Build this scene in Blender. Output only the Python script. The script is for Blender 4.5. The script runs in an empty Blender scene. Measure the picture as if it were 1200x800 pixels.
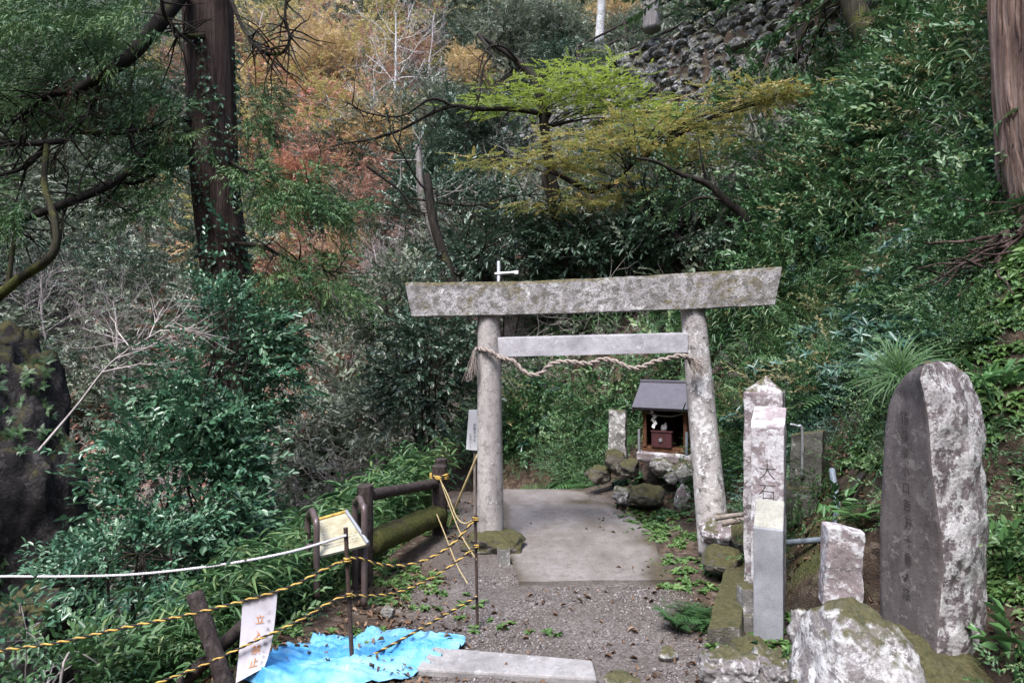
import bpy, bmesh, math, random
import numpy as np
from mathutils import Vector, Matrix, noise as mn

random.seed(11)
RS = np.random.default_rng(11)
SC = bpy.context.scene
COL = SC.collection
F = 800.0
ZC = 1.75
rad = math.radians

def P(px, py, d):
    """point seen at photo pixel (px,py) of the 1200x800 frame, d metres ahead"""
    return np.array(((px - 600) / F * d, d, ZC - (py - 400) / F * d))

# ------------------------------------------------------------------ objects
def tag(o, label=None, cat=None, group=None, kind=None):
    if label: o['label'] = label
    if cat: o['category'] = cat
    if group: o['group'] = group
    if kind: o['kind'] = kind
    return o

def empty(name, loc, label, cat, group=None, rz=0.0, sc=1.0):
    o = bpy.data.objects.new(name, None)
    o.empty_display_size = .1
    COL.objects.link(o)
    o.location = loc
    o.rotation_euler = (0, 0, rz)
    o.scale = (sc, sc, sc)
    return tag(o, label, cat, group)

def link(name, me, parent=None, origin=(0, 0, 0)):
    o = bpy.data.objects.new(name, me)
    COL.objects.link(o)
    if parent: o.parent = parent
    else: o.location = origin
    return o

def org(parent, origin):
    return np.array(parent.location) if (parent is not None and parent.parent is None) else (
        np.array(parent.parent.location) if parent is not None else np.array(origin, float))

def np_mesh(name, V, Fc, mat, parent=None, origin=(0, 0, 0), rnd=None, smooth=False, local=False):
    V = np.asarray(V, float)
    if not local: V = V - org(parent, origin)
    Fc = np.asarray(Fc)
    me = bpy.data.meshes.new(name)
    nF, k = Fc.shape
    me.vertices.add(len(V)); me.vertices.foreach_set('co', V.astype(np.float32).ravel())
    me.loops.add(nF * k); me.loops.foreach_set('vertex_index', Fc.astype(np.int32).ravel())
    me.polygons.add(nF); me.polygons.foreach_set('loop_start', np.arange(0, nF * k, k, dtype=np.int32))
    if smooth: me.polygons.foreach_set('use_smooth', np.ones(nF, bool))
    me.update(calc_edges=True)
    if rnd is not None:
        a = me.attributes.new('rnd', 'FLOAT', 'FACE')
        a.data.foreach_set('value', np.asarray(rnd, np.float32))
    me.materials.append(mat)
    return link(name, me, parent, origin)

class MB:
    """collects geometry and links it as ONE mesh object"""
    def __init__(s): s.v = []; s.f = []; s.m = []; s.n = 0
    def add(s, V, Fs, m=0):
        V = np.asarray(V, float)
        s.v.append(V)
        for f in Fs: s.f.append([int(i) + s.n for i in f]); s.m.append(m)
        s.n += len(V)
        return s
    def tube(s, pts, r, n=8, m=0, wob=None):
        V, Fs, caps = tube_np(pts, r, n, wob)
        return s.add(V, [list(q) for q in Fs] + caps, m)
    def box(s, c, sz, M=None, m=0):
        x, y, z = np.array(sz) / 2
        V = np.array([(a * x, b * y, e * z) for a in (-1, 1) for b in (-1, 1) for e in (-1, 1)])
        if M is not None: V = V @ np.array(M)[:3, :3].T
        V = V + np.array(c)
        return s.add(V, [(0, 1, 3, 2), (4, 6, 7, 5), (0, 4, 5, 1), (2, 3, 7, 6), (0, 2, 6, 4), (1, 5, 7, 3)], m)
    def hexa(s, A, m=0):
        """8 corners: bottom 4 ccw then top 4"""
        return s.add(A, [(3, 2, 1, 0), (4, 5, 6, 7), (0, 1, 5, 4), (1, 2, 6, 5), (2, 3, 7, 6), (3, 0, 4, 7)], m)
    def build(s, name, mats, parent=None, origin=(0, 0, 0), smooth=False, bevel=0, local=False):
        V = np.concatenate(s.v)
        if not local: V = V - org(parent, origin)
        me = bpy.data.meshes.new(name)
        me.from_pydata(V.tolist(), [], s.f)
        if not isinstance(mats, (list, tuple)): mats = [mats]
        for q in mats: me.materials.append(q)
        me.polygons.foreach_set('material_index', s.m)
        if smooth: me.polygons.foreach_set('use_smooth', [True] * len(me.polygons))
        me.update()
        o = link(name, me, parent, origin)
        if bevel:
            b = o.modifiers.new('bevel', 'BEVEL'); b.width = bevel; b.segments = 2; b.limit_method = 'ANGLE'
        return o

def norm(v):
    v = np.asarray(v, float); return v / (np.linalg.norm(v) + 1e-12)

def tube_np(pts, r, n=8, wob=None):
    pts = np.asarray(pts, float); N = len(pts)
    r = np.broadcast_to(np.asarray(r, float), (N,))
    T = np.gradient(pts, axis=0); T /= np.linalg.norm(T, axis=1)[:, None] + 1e-12
    u = np.cross(T[0], (0, 0, 1.)) if abs(T[0][2]) < .9 else np.cross(T[0], (0, 1., 0))
    u = norm(u); V = []
    ang = np.arange(n) / n * 2 * np.pi
    for i in range(N):
        u = norm(u - T[i] * np.dot(u, T[i])); w = np.cross(T[i], u)
        rr = r[i] * (wob(ang, i / (N - 1), i) if wob else 1.0)
        V.append(pts[i] + (np.cos(ang) * rr)[:, None] * u + (np.sin(ang) * rr)[:, None] * w)
    V = np.concatenate(V)
    a = np.arange(N - 1)[:, None] * n; j = np.arange(n)[None, :]; k = (j + 1) % n
    Q = np.stack([a + j, a + k, a + n + k, a + n + j], -1).reshape(-1, 4)
    return V, Q, [list(range(n))[::-1], list(range((N - 1) * n, N * n))]

def tubes_np(lst, n=5):
    """many (pts, radii) -> V, quads"""
    Vs, Qs, o = [], [], 0
    for pts, r in lst:
        V, Q, _ = tube_np(pts, r, n); Vs.append(V); Qs.append(Q + o); o += len(V)
    return np.concatenate(Vs), np.concatenate(Qs)

def spline(pts, per=8):
    p = np.asarray(pts, float); p = np.vstack([2 * p[0] - p[1], p, 2 * p[-1] - p[-2]]); out = []
    for i in range(1, len(p) - 2):
        for t in np.arange(per) / per:
            a, b, c, d = p[i - 1:i + 3]
            out.append(.5 * ((2 * b) + (-a + c) * t + (2 * a - 5 * b + 4 * c - d) * t * t + (-a + 3 * b - 3 * c + d) * t ** 3))
    out.append(p[-2]); return np.array(out)

def interp(vals, n):
    vals = np.asarray(vals, float); return np.interp(np.linspace(0, len(vals) - 1, n), np.arange(len(vals)), vals)

def resample(pts, n):
    L = np.concatenate([[0], np.cumsum(np.linalg.norm(np.diff(pts, axis=0), axis=1))])
    s = np.linspace(0, L[-1], n)
    return np.stack([np.interp(s, L, pts[:, i]) for i in range(3)], 1)

def rope_mb(mb, pts, r, pitch=None, strands=3, mats=(0, 1, 0), per_turn=7, sides=5, jit=0.0):
    pts = np.asarray(pts, float)
    pitch = pitch or r * 7
    L = np.linalg.norm(np.diff(pts, axis=0), axis=1).sum()
    n = max(8, int(L / pitch * per_turn)); c = resample(pts, n)
    T = np.gradient(c, axis=0); T /= np.linalg.norm(T, axis=1)[:, None]
    u = norm(np.cross(T[0], (0.1, .2, 1.))); U = []
    for i in range(n):
        u = norm(u - T[i] * np.dot(u, T[i])); U.append(u)
    U = np.array(U); W = np.cross(T, U)
    ph = np.arange(n) / per_turn * 2 * np.pi
    for k in range(strands):
        a = (ph + k * 2 * np.pi / strands)[:, None]
        q = c + (np.cos(a) * U + np.sin(a) * W) * r * .5
        if jit: q = q + RS.normal(0, jit, q.shape)
        mb.tube(q, r * .56, sides, mats[k % len(mats)])
    return mb

# ------------------------------------------------------------------ noise
def vnoise(X, Y, s, seed=0):
    """smooth value noise, vectorised, range -1..1"""
    X = np.asarray(X, float) / s + seed * 17.3; Y = np.asarray(Y, float) / s - seed * 9.1
    xi = np.floor(X).astype(np.int64); yi = np.floor(Y).astype(np.int64)
    fx = X - xi; fy = Y - yi; fx = fx * fx * (3 - 2 * fx); fy = fy * fy * (3 - 2 * fy)
    def h(a, b):
        n = (a * 374761393 + b * 668265263 + seed * 1442695) & 0x7fffffff
        n = ((n ^ (n >> 13)) * 1274126177) & 0x7fffffff
        return ((n ^ (n >> 16)) & 0xffff) / 32767.5 - 1
    return (h(xi, yi) * (1 - fx) + h(xi + 1, yi) * fx) * (1 - fy) + (h(xi, yi + 1) * (1 - fx) + h(xi + 1, yi + 1) * fx) * fy

def fbm(X, Y, s, seed=0, o=4):
    t = 0; a = 1.
    for i in range(o): t = t + a * vnoise(X, Y, s / 2 ** i, seed + i); a *= .5
    return t

# ------------------------------------------------------------------ materials
class NT:
    def __init__(s, name):
        s.m = bpy.data.materials.new(name); s.m.use_nodes = True
        s.t = s.m.node_tree; s.t.nodes.clear()
        s.out = s.n('ShaderNodeOutputMaterial'); s.bsdf = s.n('ShaderNodeBsdfPrincipled')
        s.l(s.bsdf.outputs[0], s.out.inputs[0])
        s.co = s.n('ShaderNodeTexCoord').outputs['Object']
    def n(s, t, **k):
        q = s.t.nodes.new(t)
        for a, b in k.items(): setattr(q, a, b)
        return q
    def l(s, a, b): s.t.links.new(a, b)
    def map(s, scale=(1, 1, 1), co=None):
        q = s.n('ShaderNodeMapping'); q.inputs['Scale'].default_value = scale; s.l(co or s.co, q.inputs[0]); return q.outputs[0]
    def noise(s, scale, detail=6, rough=.6, co=None, dist=0):
        q = s.n('ShaderNodeTexNoise'); q.inputs['Scale'].default_value = scale; q.inputs['Detail'].default_value = detail
        q.inputs['Roughness'].default_value = rough; q.inputs['Distortion'].default_value = dist
        s.l(co or s.co, q.inputs['Vector']); return q.outputs[0]
    def vor(s, scale, co=None, feature='F1', out='Distance'):
        q = s.n('ShaderNodeTexVoronoi', feature=feature); q.inputs['Scale'].default_value = scale
        s.l(co or s.co, q.inputs['Vector']); return q.outputs[out]
    def ramp(s, fac, stops, interp='LINEAR'):
        q = s.n('ShaderNodeValToRGB'); e = q.color_ramp.elements; q.color_ramp.interpolation = interp
        while len(e) < len(stops): e.new(.5)
        for i, (p, c) in enumerate(stops):
            e[i].position = p; e[i].color = (*c, 1) if hasattr(c, '__len__') else (c, c, c, 1)
        s.l(fac, q.inputs[0]); return q.outputs[0]
    def mix(s, fac, a, b, mode='MIX'):
        q = s.n('ShaderNodeMix', data_type='RGBA', blend_type=mode)
        for sock, v in ((q.inputs[0], fac), (q.inputs[6], a), (q.inputs[7], b)):
            if hasattr(v, 'is_linked'): s.l(v, sock)
            elif hasattr(v, '__len__'): sock.default_value = (*v, 1)
            else: sock.default_value = v
        return q.outputs[2]
    def math(s, op, a, b=0):
        q = s.n('ShaderNodeMath', operation=op)
        for sock, v in ((q.inputs[0], a), (q.inputs[1], b)):
            if hasattr(v, 'is_linked'): s.l(v, sock)
            else: sock.default_value = v
        return q.outputs[0]
    def up(s):
        q = s.n('ShaderNodeNewGeometry'); x = s.n('ShaderNodeSeparateXYZ'); s.l(q.outputs['Normal'], x.inputs[0]); return x.outputs[2]
    def attr(s, name):
        q = s.n('ShaderNodeAttribute', attribute_name=name); return q.outputs['Fac']
    def done(s, col=None, rough=.85, bump=None, bs=.3, bd=.02, spec=.3, metal=0):
        b = s.bsdf.inputs
        if col is not None:
            if hasattr(col, 'is_linked'): s.l(col, b['Base Color'])
            else: b['Base Color'].default_value = (*col, 1)
        if hasattr(rough, 'is_linked'): s.l(rough, b['Roughness'])
        else: b['Roughness'].default_value = rough
        b['Specular IOR Level'].default_value = spec; b['Metallic'].default_value = metal
        if bump is not None:
            q = s.n('ShaderNodeBump'); q.inputs['Strength'].default_value = bs; q.inputs['Distance'].default_value = bd
            s.l(bump, q.inputs['Height']); s.l(q.outputs[0], b['Normal'])
        return s.m

def plain(name, c, rough=.7, var=.25, scale=20, metal=0, spec=.3, bs=.15):
    t = NT(name); n = t.noise(scale)
    c = np.array(c)
    return t.done(t.ramp(n, [(.3, tuple(c * (1 - var))), (.7, tuple(np.minimum(c * (1 + var), 1)))]), rough, n, bs, .01, spec, metal)

def leafmat(name, stops, rough=.45, tr=.25, spec=.4):
    t = NT(name)
    col = t.ramp(t.attr('rnd'), stops)
    t.done(col, rough, spec=spec)
    d = t.n('ShaderNodeBsdfTranslucent'); t.l(t.mix(.5, col, (.25, .35, .06), 'MIX') if tr > .3 else col, d.inputs[0])
    m = t.n('ShaderNodeMixShader'); m.inputs[0].default_value = tr
    t.l(t.bsdf.outputs[0], m.inputs[1]); t.l(d.outputs[0], m.inputs[2]); t.l(m.outputs[0], t.out.inputs[0])
    return t.m

def stone(name, base, dark, lichen, moss=.0, lich_amt=.5, scale=1.0, bs=.5, vert=False, speck=0, dirt=.5, fine=60):
    """weathered stone: mottled body, dark stains, pale lichen patches, moss on upper faces"""
    t = NT(name)
    co = t.map((1, 1, .35)) if vert else t.co
    n1 = t.noise(3.2 * scale, 8, .65, co); n2 = t.noise(11 * scale, 8, .7); n3 = t.noise(fine * scale, 3, .6)
    c = t.ramp(n1, [(.32, tuple(np.array(base) * .62)), (.52, base), (.7, tuple(np.minimum(np.array(base) * 1.2, .9)))])
    c = t.mix(t.math('MULTIPLY', t.ramp(n2, [(.50, 0.), (.66, 1.)]), dirt), c, dark)
    if lich_amt > 0:
        n4 = t.math('ADD', t.math('MULTIPLY', t.noise(6 * scale, 12, .75, dist=.5), .62), t.math('MULTIPLY', t.noise(21 * scale, 8, .7), .38))
        c = t.mix(t.ramp(n4, [(.575 - .12 * lich_amt, 0.), (.61 - .12 * lich_amt, .88)]), c, t.mix(t.ramp(n2, [(.4, .55), (.6, 0.)]), lichen, base))
    c = t.mix(t.ramp(n3, [(.35, .35), (.5, 0.)]), c, dark)
    if speck:
        c = t.mix(t.ramp(t.vor(140), [(.1, speck), (.3, 0.)]), c, (.08, .08, .09))
    if moss:
        q = t.math('ADD', t.math('MULTIPLY', t.up(), .55), t.math('MULTIPLY', t.noise(5 * scale, 7, .7), 1.1))
        g = t.ramp(t.noise(45, 4), [(.3, (.03, .033, .012)), (.7, (.088, .078, .034))])
        c = t.mix(t.ramp(q, [(1.02 - moss * .45, 0.), (1.22 - moss * .45, .95)]), c, g)
    h = t.math('ADD', n2, t.math('MULTIPLY', n3, .5))
    return t.done(c, .9, h, bs, .02, .2)

def barkmat(name, a, b, c, moss=0., zs=.12, scale=14):
    t = NT(name)
    n1 = t.noise(scale, 8, .7, t.map((1, 1, zs)), .6); n2 = t.noise(4, 5)
    col = t.ramp(n1, [(.3, a), (.5, b), (.72, c)])
    col = t.mix(t.ramp(n2, [(.45, 0.), (.7, .5)]), col, a)
    if moss:
        col = t.mix(t.ramp(t.noise(3.5, 8, .7), [(.62 - moss * .25, 0.), (.72 - moss * .25, .9)]), col,
                    t.ramp(t.noise(40, 3), [(.3, (.03, .04, .012)), (.7, (.11, .11, .03))]))
    return t.done(col, .95, n1, .9, .03, .15)
M = {}
M['concrete'] = stone('torii_stone', (.40, .38, .39), (.16, .15, .13), (.62, .61, .60), moss=.62, lich_amt=.35, scale=1.3, vert=True, dirt=.55)
M['plaster'] = stone('pillar_stone', (.36, .335, .325), (.065, .06, .058), (.66, .66, .66), moss=.12, lich_amt=.45, scale=1.1, vert=True, dirt=.95)
M['pillar_pale'] = stone('pale_pillar_stone', (.34, .315, .305), (.12, .11, .10), (.50, .49, .48), lich_amt=.15, scale=1.6, vert=True, dirt=.75, bs=.35)
M['tie'] = stone('tie_stone', (.38, .37, .395), (.19, .18, .19), (.52, .52, .54), lich_amt=.1, scale=1.5, dirt=.35, bs=.25)
M['granite'] = stone('granite', (.27, .275, .30), (.15, .15, .165), (.4, .4, .4), lich_amt=0, speck=.7, dirt=.15, bs=.15, fine=130)
M['granite_top'] = stone('weathered_granite', (.30, .295, .255), (.15, .15, .12), (.40, .39, .34), lich_amt=.25, speck=.4, dirt=.3, bs=.2)
M['lichen_stone'] = stone('lichen_stone', (.20, .165, .17), (.08, .072, .07), (.60, .59, .60), moss=.30, lich_amt=.75, scale=1.1)
M['lichen_post'] = stone('lichen_post_stone', (.25, .21, .215), (.08, .072, .072), (.58, .58, .60), moss=0, lich_amt=.75, scale=.8)
M['dark_stone'] = stone('dark_stone', (.10, .098, .085), (.04, .04, .035), (.28, .28, .26), moss=.6, lich_amt=.2, scale=1.5)
M['mid_stone'] = stone('mid_stone', (.22, .21, .20), (.08, .08, .07), (.58, .58, .57), moss=.55, lich_amt=.55, scale=1.6)
M['rock'] = stone('boulder_stone', (.185, .17, .17), (.065, .06, .055), (.52, .515, .515), moss=.42, lich_amt=.75, scale=.9, bs=.8)
M['stele'] = stone('stele_rough_stone', (.15, .125, .13), (.055, .048, .05), (.55, .54, .54), moss=.3, lich_amt=.85, scale=.95, bs=.7)
M['stele_face'] = stone('stele_face_stone', (.115, .100, .098), (.06, .052, .05), (.2, .185, .175), lich_amt=.35, scale=2.2, vert=True, bs=.35, dirt=.6)
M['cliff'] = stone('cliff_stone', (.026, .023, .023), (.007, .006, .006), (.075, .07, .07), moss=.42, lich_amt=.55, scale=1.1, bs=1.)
M['wallstone'] = stone('wall_stone', (.11, .105, .097), (.03, .028, .025), (.46, .46, .47), moss=.62, lich_amt=.55, scale=.9, bs=.8)
M['mossrock'] = stone('mossy_stone', (.13, .12, .10), (.06, .055, .045), (.35, .34, .33), moss=.95, lich_amt=.3, scale=1.5, bs=.8)
t = NT('path_concrete'); n1 = t.noise(2.2, 9, .7, t.map((1, .5, 1))); n2 = t.noise(13, 8, .72); n3 = t.noise(80, 3, .6); n5 = t.noise(1.3, 7, .7)
c = t.ramp(n1, [(.32, (.115, .10, .09)), (.52, (.175, .157, .146)), (.7, (.235, .217, .207))]); c = t.mix(t.ramp(n2, [(.50, 0.), (.66, .6)]), c, (.095, .08, .07)); c = t.mix(t.ramp(n5, [(.54, 0.), (.62, .55)]), c, (.105, .088, .075))
c = t.mix(t.ramp(n3, [(.34, .5), (.48, 0.)]), c, (.06, .05, .045)); c = t.mix(t.math('MULTIPLY', t.attr('dirt'), .92), c, t.ramp(n2, [(.35, (.030, .022, .016)), (.55, (.062, .048, .028)), (.7, (.085, .075, .032))]))
M['slab'] = t.done(c, .85, t.math('ADD', n2, n3), .35, .015, .25)
M['kerb'] = stone('kerb_concrete', (.25, .238, .235), (.12, .11, .10), (.36, .35, .35), lich_amt=.2, scale=2, bs=.35)
M['bark'] = barkmat('cedar_bark', (.014, .010, .009), (.062, .042, .037), (.15, .108, .098), zs=.06, scale=22)
M['bark_pale'] = barkmat('pale_cedar_bark', (.035, .021, .016), (.20, .135, .112), (.40, .31, .275), zs=.05, scale=22)
M['bark_dark'] = barkmat('dark_bark', (.010, .009, .008), (.024, .020, .017), (.055, .047, .041), moss=.15)
M['bark_moss'] = barkmat('mossy_bark', (.016, .015, .011), (.04, .036, .025), (.08, .072, .05), moss=.55)
M['bark_grey'] = barkmat('grey_bark', (.10, .09, .085), (.22, .2, .19), (.38, .36, .35), moss=.2)
M['birch'] = barkmat('white_bark', (.2, .19, .18), (.55, .54, .53), (.75, .74, .73), zs=2.)
M['twig'] = plain('bare_twig', (.32, .28, .27), .9, .35, 6)
M['twig_dark'] = plain('dark_twig', (.055, .045, .04), .9, .35, 6)
M['log'] = barkmat('fake_log', (.022, .018, .017), (.055, .042, .040), (.115, .09, .088), zs=.4, scale=40)
M['log_moss'] = barkmat('mossy_log', (.022, .018, .012), (.055, .045, .03), (.1, .09, .05), moss=.95, zs=.4, scale=30)
M['stem_green'] = plain('green_stem', (.06, .07, .03), .7)
M['wood'] = barkmat('shrine_wood', (.045, .022, .012), (.13, .062, .034), (.21, .11, .06), zs=.1, scale=40)
M['wood_dark'] = barkmat('dark_shrine_wood', (.015, .009, .007), (.04, .022, .016), (.07, .04, .028), zs=.1, scale=40)
M['wood_pale'] = barkmat('driftwood', (.12, .1, .085), (.26, .22, .19), (.4, .36, .32), zs=.2, scale=30)
M['redbox'] = plain('red_lacquer', (.06, .022, .024), .5, .25)
M['roof'] = plain('slate_roof', (.075, .07, .085), .55, .15, 14)
M['white'] = plain('white_paper', (.82, .82, .82), .7, .04)
M['sign_white'] = plain('white_sign', (.78, .78, .80), .5, .05, 5)
M['steel'] = plain('galvanised_steel', (.36, .37, .39), .4, .1, metal=.6)
M['blue_grey'] = plain('grey_pvc', (.14, .165, .20), .45, .12)
M['rust'] = plain('rusty_rebar', (.055, .036, .03), .85, .4, 60)
M['pipe_brown'] = plain('brown_pipe', (.085, .062, .06), .35, .25, 12, spec=.5)
M['straw'] = plain('straw_rope', (.25, .21, .185), .95, .4, 60)
M['rope_y'] = plain('yellow_rope', (.42, .27, .07), .85, .5, 40)
M['rope_k'] = plain('black_rope', (.022, .02, .018), .75, .3, 40)
M['rope_w'] = plain('white_rope', (.50, .47, .50), .8, .12, 60)
M['rope_o'] = plain('pale_yellow_rope', (.34, .27, .14), .8, .25, 40)
M['ink_orange'] = plain('faded_orange_ink', (.60, .24, .06), .8, .2, 30)
M['ink_grey'] = plain('grey_ink', (.12, .12, .14), .8, .2, 30)
M['ink_pale'] = plain('pale_ink', (.07, .07, .065), .8, .2, 30)
M['carved'] = plain('carved_groove', (.028, .023, .022), .9, .3, 30)
M['pebble'] = plain('pebble', (.24, .215, .21), .85, .5, 7)
M['gravel'] = leafmat('gravel_stone', [(0, (.045, .038, .034)), (.5, (.125, .11, .104)), (1, (.30, .275, .27))], .9, .0, .2)
t = NT('gate_beam_stone'); a = t.noise(5, 9, .7, t.map((1, 1, .45))); b = t.noise(16, 8, .72, dist=.3); f = t.noise(70, 3, .6); l = t.noise(9, 9, .7, dist=.5)
c = t.ramp(a, [(.33, (.18, .168, .165)), (.5, (.345, .33, .335)), (.68, (.47, .46, .465))])
c = t.mix(t.ramp(b, [(.46, 0.), (.58, .9)]), c, (.12, .112, .10)); c = t.mix(t.ramp(f, [(.36, .6), (.5, 0.)]), c, (.09, .085, .08))
c = t.mix(t.ramp(l, [(.60, 0.), (.64, .8)]), c, (.60, .59, .585))
g_ = t.math('ADD', t.math('MULTIPLY', t.up(), .5), t.noise(3.2, 8, .75)); c = t.mix(t.ramp(g_, [(.52, 0.), (.63, .85)]), c, t.ramp(t.noise(50, 3), [(.3, (.045, .042, .018)), (.7, (.17, .14, .06))]))
M['concrete'] = t.done(c, .9, t.math('ADD', b, f), .45, .02, .2)
# tarp
t = NT('blue_tarp'); n = t.noise(2.5, 6, .7); w = t.noise(7, 6, .75, dist=.5)
c = t.ramp(n, [(.3, (.012, .10, .32)), (.45, (.055, .24, .44)), (.66, (.20, .38, .50))])
c = t.mix(t.ramp(t.noise(9, 8, .75), [(.56, 0.), (.72, .65)]), c, (.30, .36, .38))
M['tarp'] = t.done(c, .5, w, .2, .02, .35)
# old white board, weather-stained
t = NT('weathered_board'); n = t.noise(5, 8, .7, t.map((1, 1, .5)))
M['board'] = t.done(t.ramp(n, [(.32, (.38, .35, .37)), (.5, (.52, .50, .55)), (.7, (.58, .56, .62))]), .6, n, .1)
t = NT('info_board'); n = t.noise(7, 8, .7); v = t.noise(90, 2, .5, t.map((.5, 3, 3)))
c = t.ramp(n, [(.3, (.19, .165, .085)), (.5, (.31, .285, .20)), (.7, (.36, .35, .30))])
M['info'] = t.done(c, .5, n, .1)
# ground: gravel by the path attribute, forest floor elsewhere
t = NT('ground')
v = t.vor(75, out='Color'); vd = t.vor(75)
g = t.ramp(v, [(0., (.06, .05, .044)), (.5, (.112, .097, .09)), (1., (.20, .18, .172))])
g = t.mix(t.ramp(t.noise(1.4, 6, .6), [(.4, .55), (.65, 0.)]), g, (.065, .05, .042))
ln = t.vor(26, out='Color'); l1 = t.noise(2.2, 8, .65)
lf = t.ramp(ln, [(0., (.022, .016, .012)), (.4, (.06, .04, .028)), (.75, (.10, .074, .055)), (1., (.18, .14, .11))])
lf = t.mix(t.ramp(l1, [(.40, .85), (.56, 0.)]), lf, (.028, .021, .016))
lf = t.mix(t.ramp(t.noise(1.1, 7, .7), [(.52, 0.), (.64, .8)]), lf, t.ramp(t.noise(30, 4), [(.3, (.025, .035, .012)), (.7, (.085, .10, .03))]))
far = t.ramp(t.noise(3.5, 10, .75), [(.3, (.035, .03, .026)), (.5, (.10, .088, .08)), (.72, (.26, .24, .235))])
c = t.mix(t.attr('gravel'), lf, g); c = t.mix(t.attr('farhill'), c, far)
M['ground'] = t.done(c, .92, t.math('ADD', t.math('MULTIPLY', vd, .7), l1), .6, .02, .2)
# water
t = NT('stream_water'); M['water'] = t.done((.05, .06, .06), .08, t.noise(9, 5), .4, .03, .5)

# leaves
G = lambda *a: list(zip(np.linspace(0, 1, len(a)), a))
M['lf_evergreen'] = leafmat('evergreen_leaf', G((.022, .066, .036), (.042, .115, .062), (.08, .165, .09), (.17, .26, .16)), .3, .15, .5)
M['lf_dark'] = leafmat('dark_evergreen_leaf', G((.020, .046, .028), (.040, .078, .046), (.075, .122, .08), (.18, .22, .17)), .3, .12, .5)
M['lf_bamboo'] = leafmat('bamboo_leaf', G((.03, .075, .03), (.055, .125, .048), (.09, .18, .065), (.21, .26, .10)), .45, .3)
M['lf_bank'] = leafmat('bank_leaf', G((.022, .06, .022), (.042, .10, .038), (.075, .15, .055), (.18, .22, .10)), .4, .2)
M['lf_bank_dry'] = leafmat('yellowing_leaf', G((.07, .085, .03), (.13, .13, .05), (.20, .17, .08), (.30, .24, .14)), .5, .25)
M['lf_bank_blue'] = leafmat('bluish_leaf', G((.018, .055, .036), (.035, .092, .062), (.07, .14, .10), (.16, .24, .20)), .32, .15, .5)
M['lf_fern'] = leafmat('fern_leaf', G((.02, .055, .018), (.04, .10, .032), (.065, .145, .045), (.11, .19, .06)), .5, .3)
M['lf_bigleaf'] = leafmat('big_leaf', G((.04, .10, .04), (.07, .16, .055), (.10, .21, .07)), .35, .25)
M['lf_cedar'] = leafmat('cedar_needles', G((.018, .05, .020), (.042, .10, .036), (.085, .16, .055), (.16, .22, .085)), .6, .12)
M['lf_cedar_dead'] = leafmat('dead_cedar_needles', G((.03, .016, .012), (.07, .035, .022), (.13, .065, .04)), .8, .1)
M['lf_maple_lime'] = leafmat('lime_maple_leaf', G((.15, .19, .03), (.24, .29, .05), (.33, .37, .08)), .5, .45)
M['lf_maple_olive'] = leafmat('olive_maple_leaf', G((.13, .14, .06), (.23, .20, .085), (.36, .25, .11), (.46, .24, .10)), .5, .35)
M['lf_orange'] = leafmat('orange_leaf', G((.40, .22, .12), (.60, .38, .22), (.72, .55, .38)), .5, .35)
M['lf_yellow'] = leafmat('yellow_leaf', G((.36, .26, .10), (.53, .41, .18), (.68, .56, .32)), .5, .35)
M['lf_red'] = leafmat('red_leaf', G((.32, .09, .08), (.50, .17, .15), (.62, .30, .25)), .5, .35)
M['lf_brown'] = leafmat('rusty_leaf', G((.18, .09, .06), (.32, .17, .12), (.46, .29, .21)), .6, .3)
M['lf_mid'] = leafmat('hillside_leaf', G((.06, .085, .055), (.12, .15, .095), (.20, .23, .16), (.40, .41, .36)), .45, .2)
M['lf_grass'] = leafmat('grass_blade', G((.03, .075, .025), (.06, .13, .04), (.10, .18, .06)), .5, .3)
M['lf_dead'] = leafmat('fallen_leaf', G((.035, .02, .013), (.07, .042, .027), (.115, .072, .046), (.19, .115, .072), (.32, .23, .17)), .8, .1, .2)
M['lf_weed'] = leafmat('weed_leaf', G((.05, .11, .03), (.09, .17, .05), (.15, .24, .07)), .5, .3)
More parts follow.
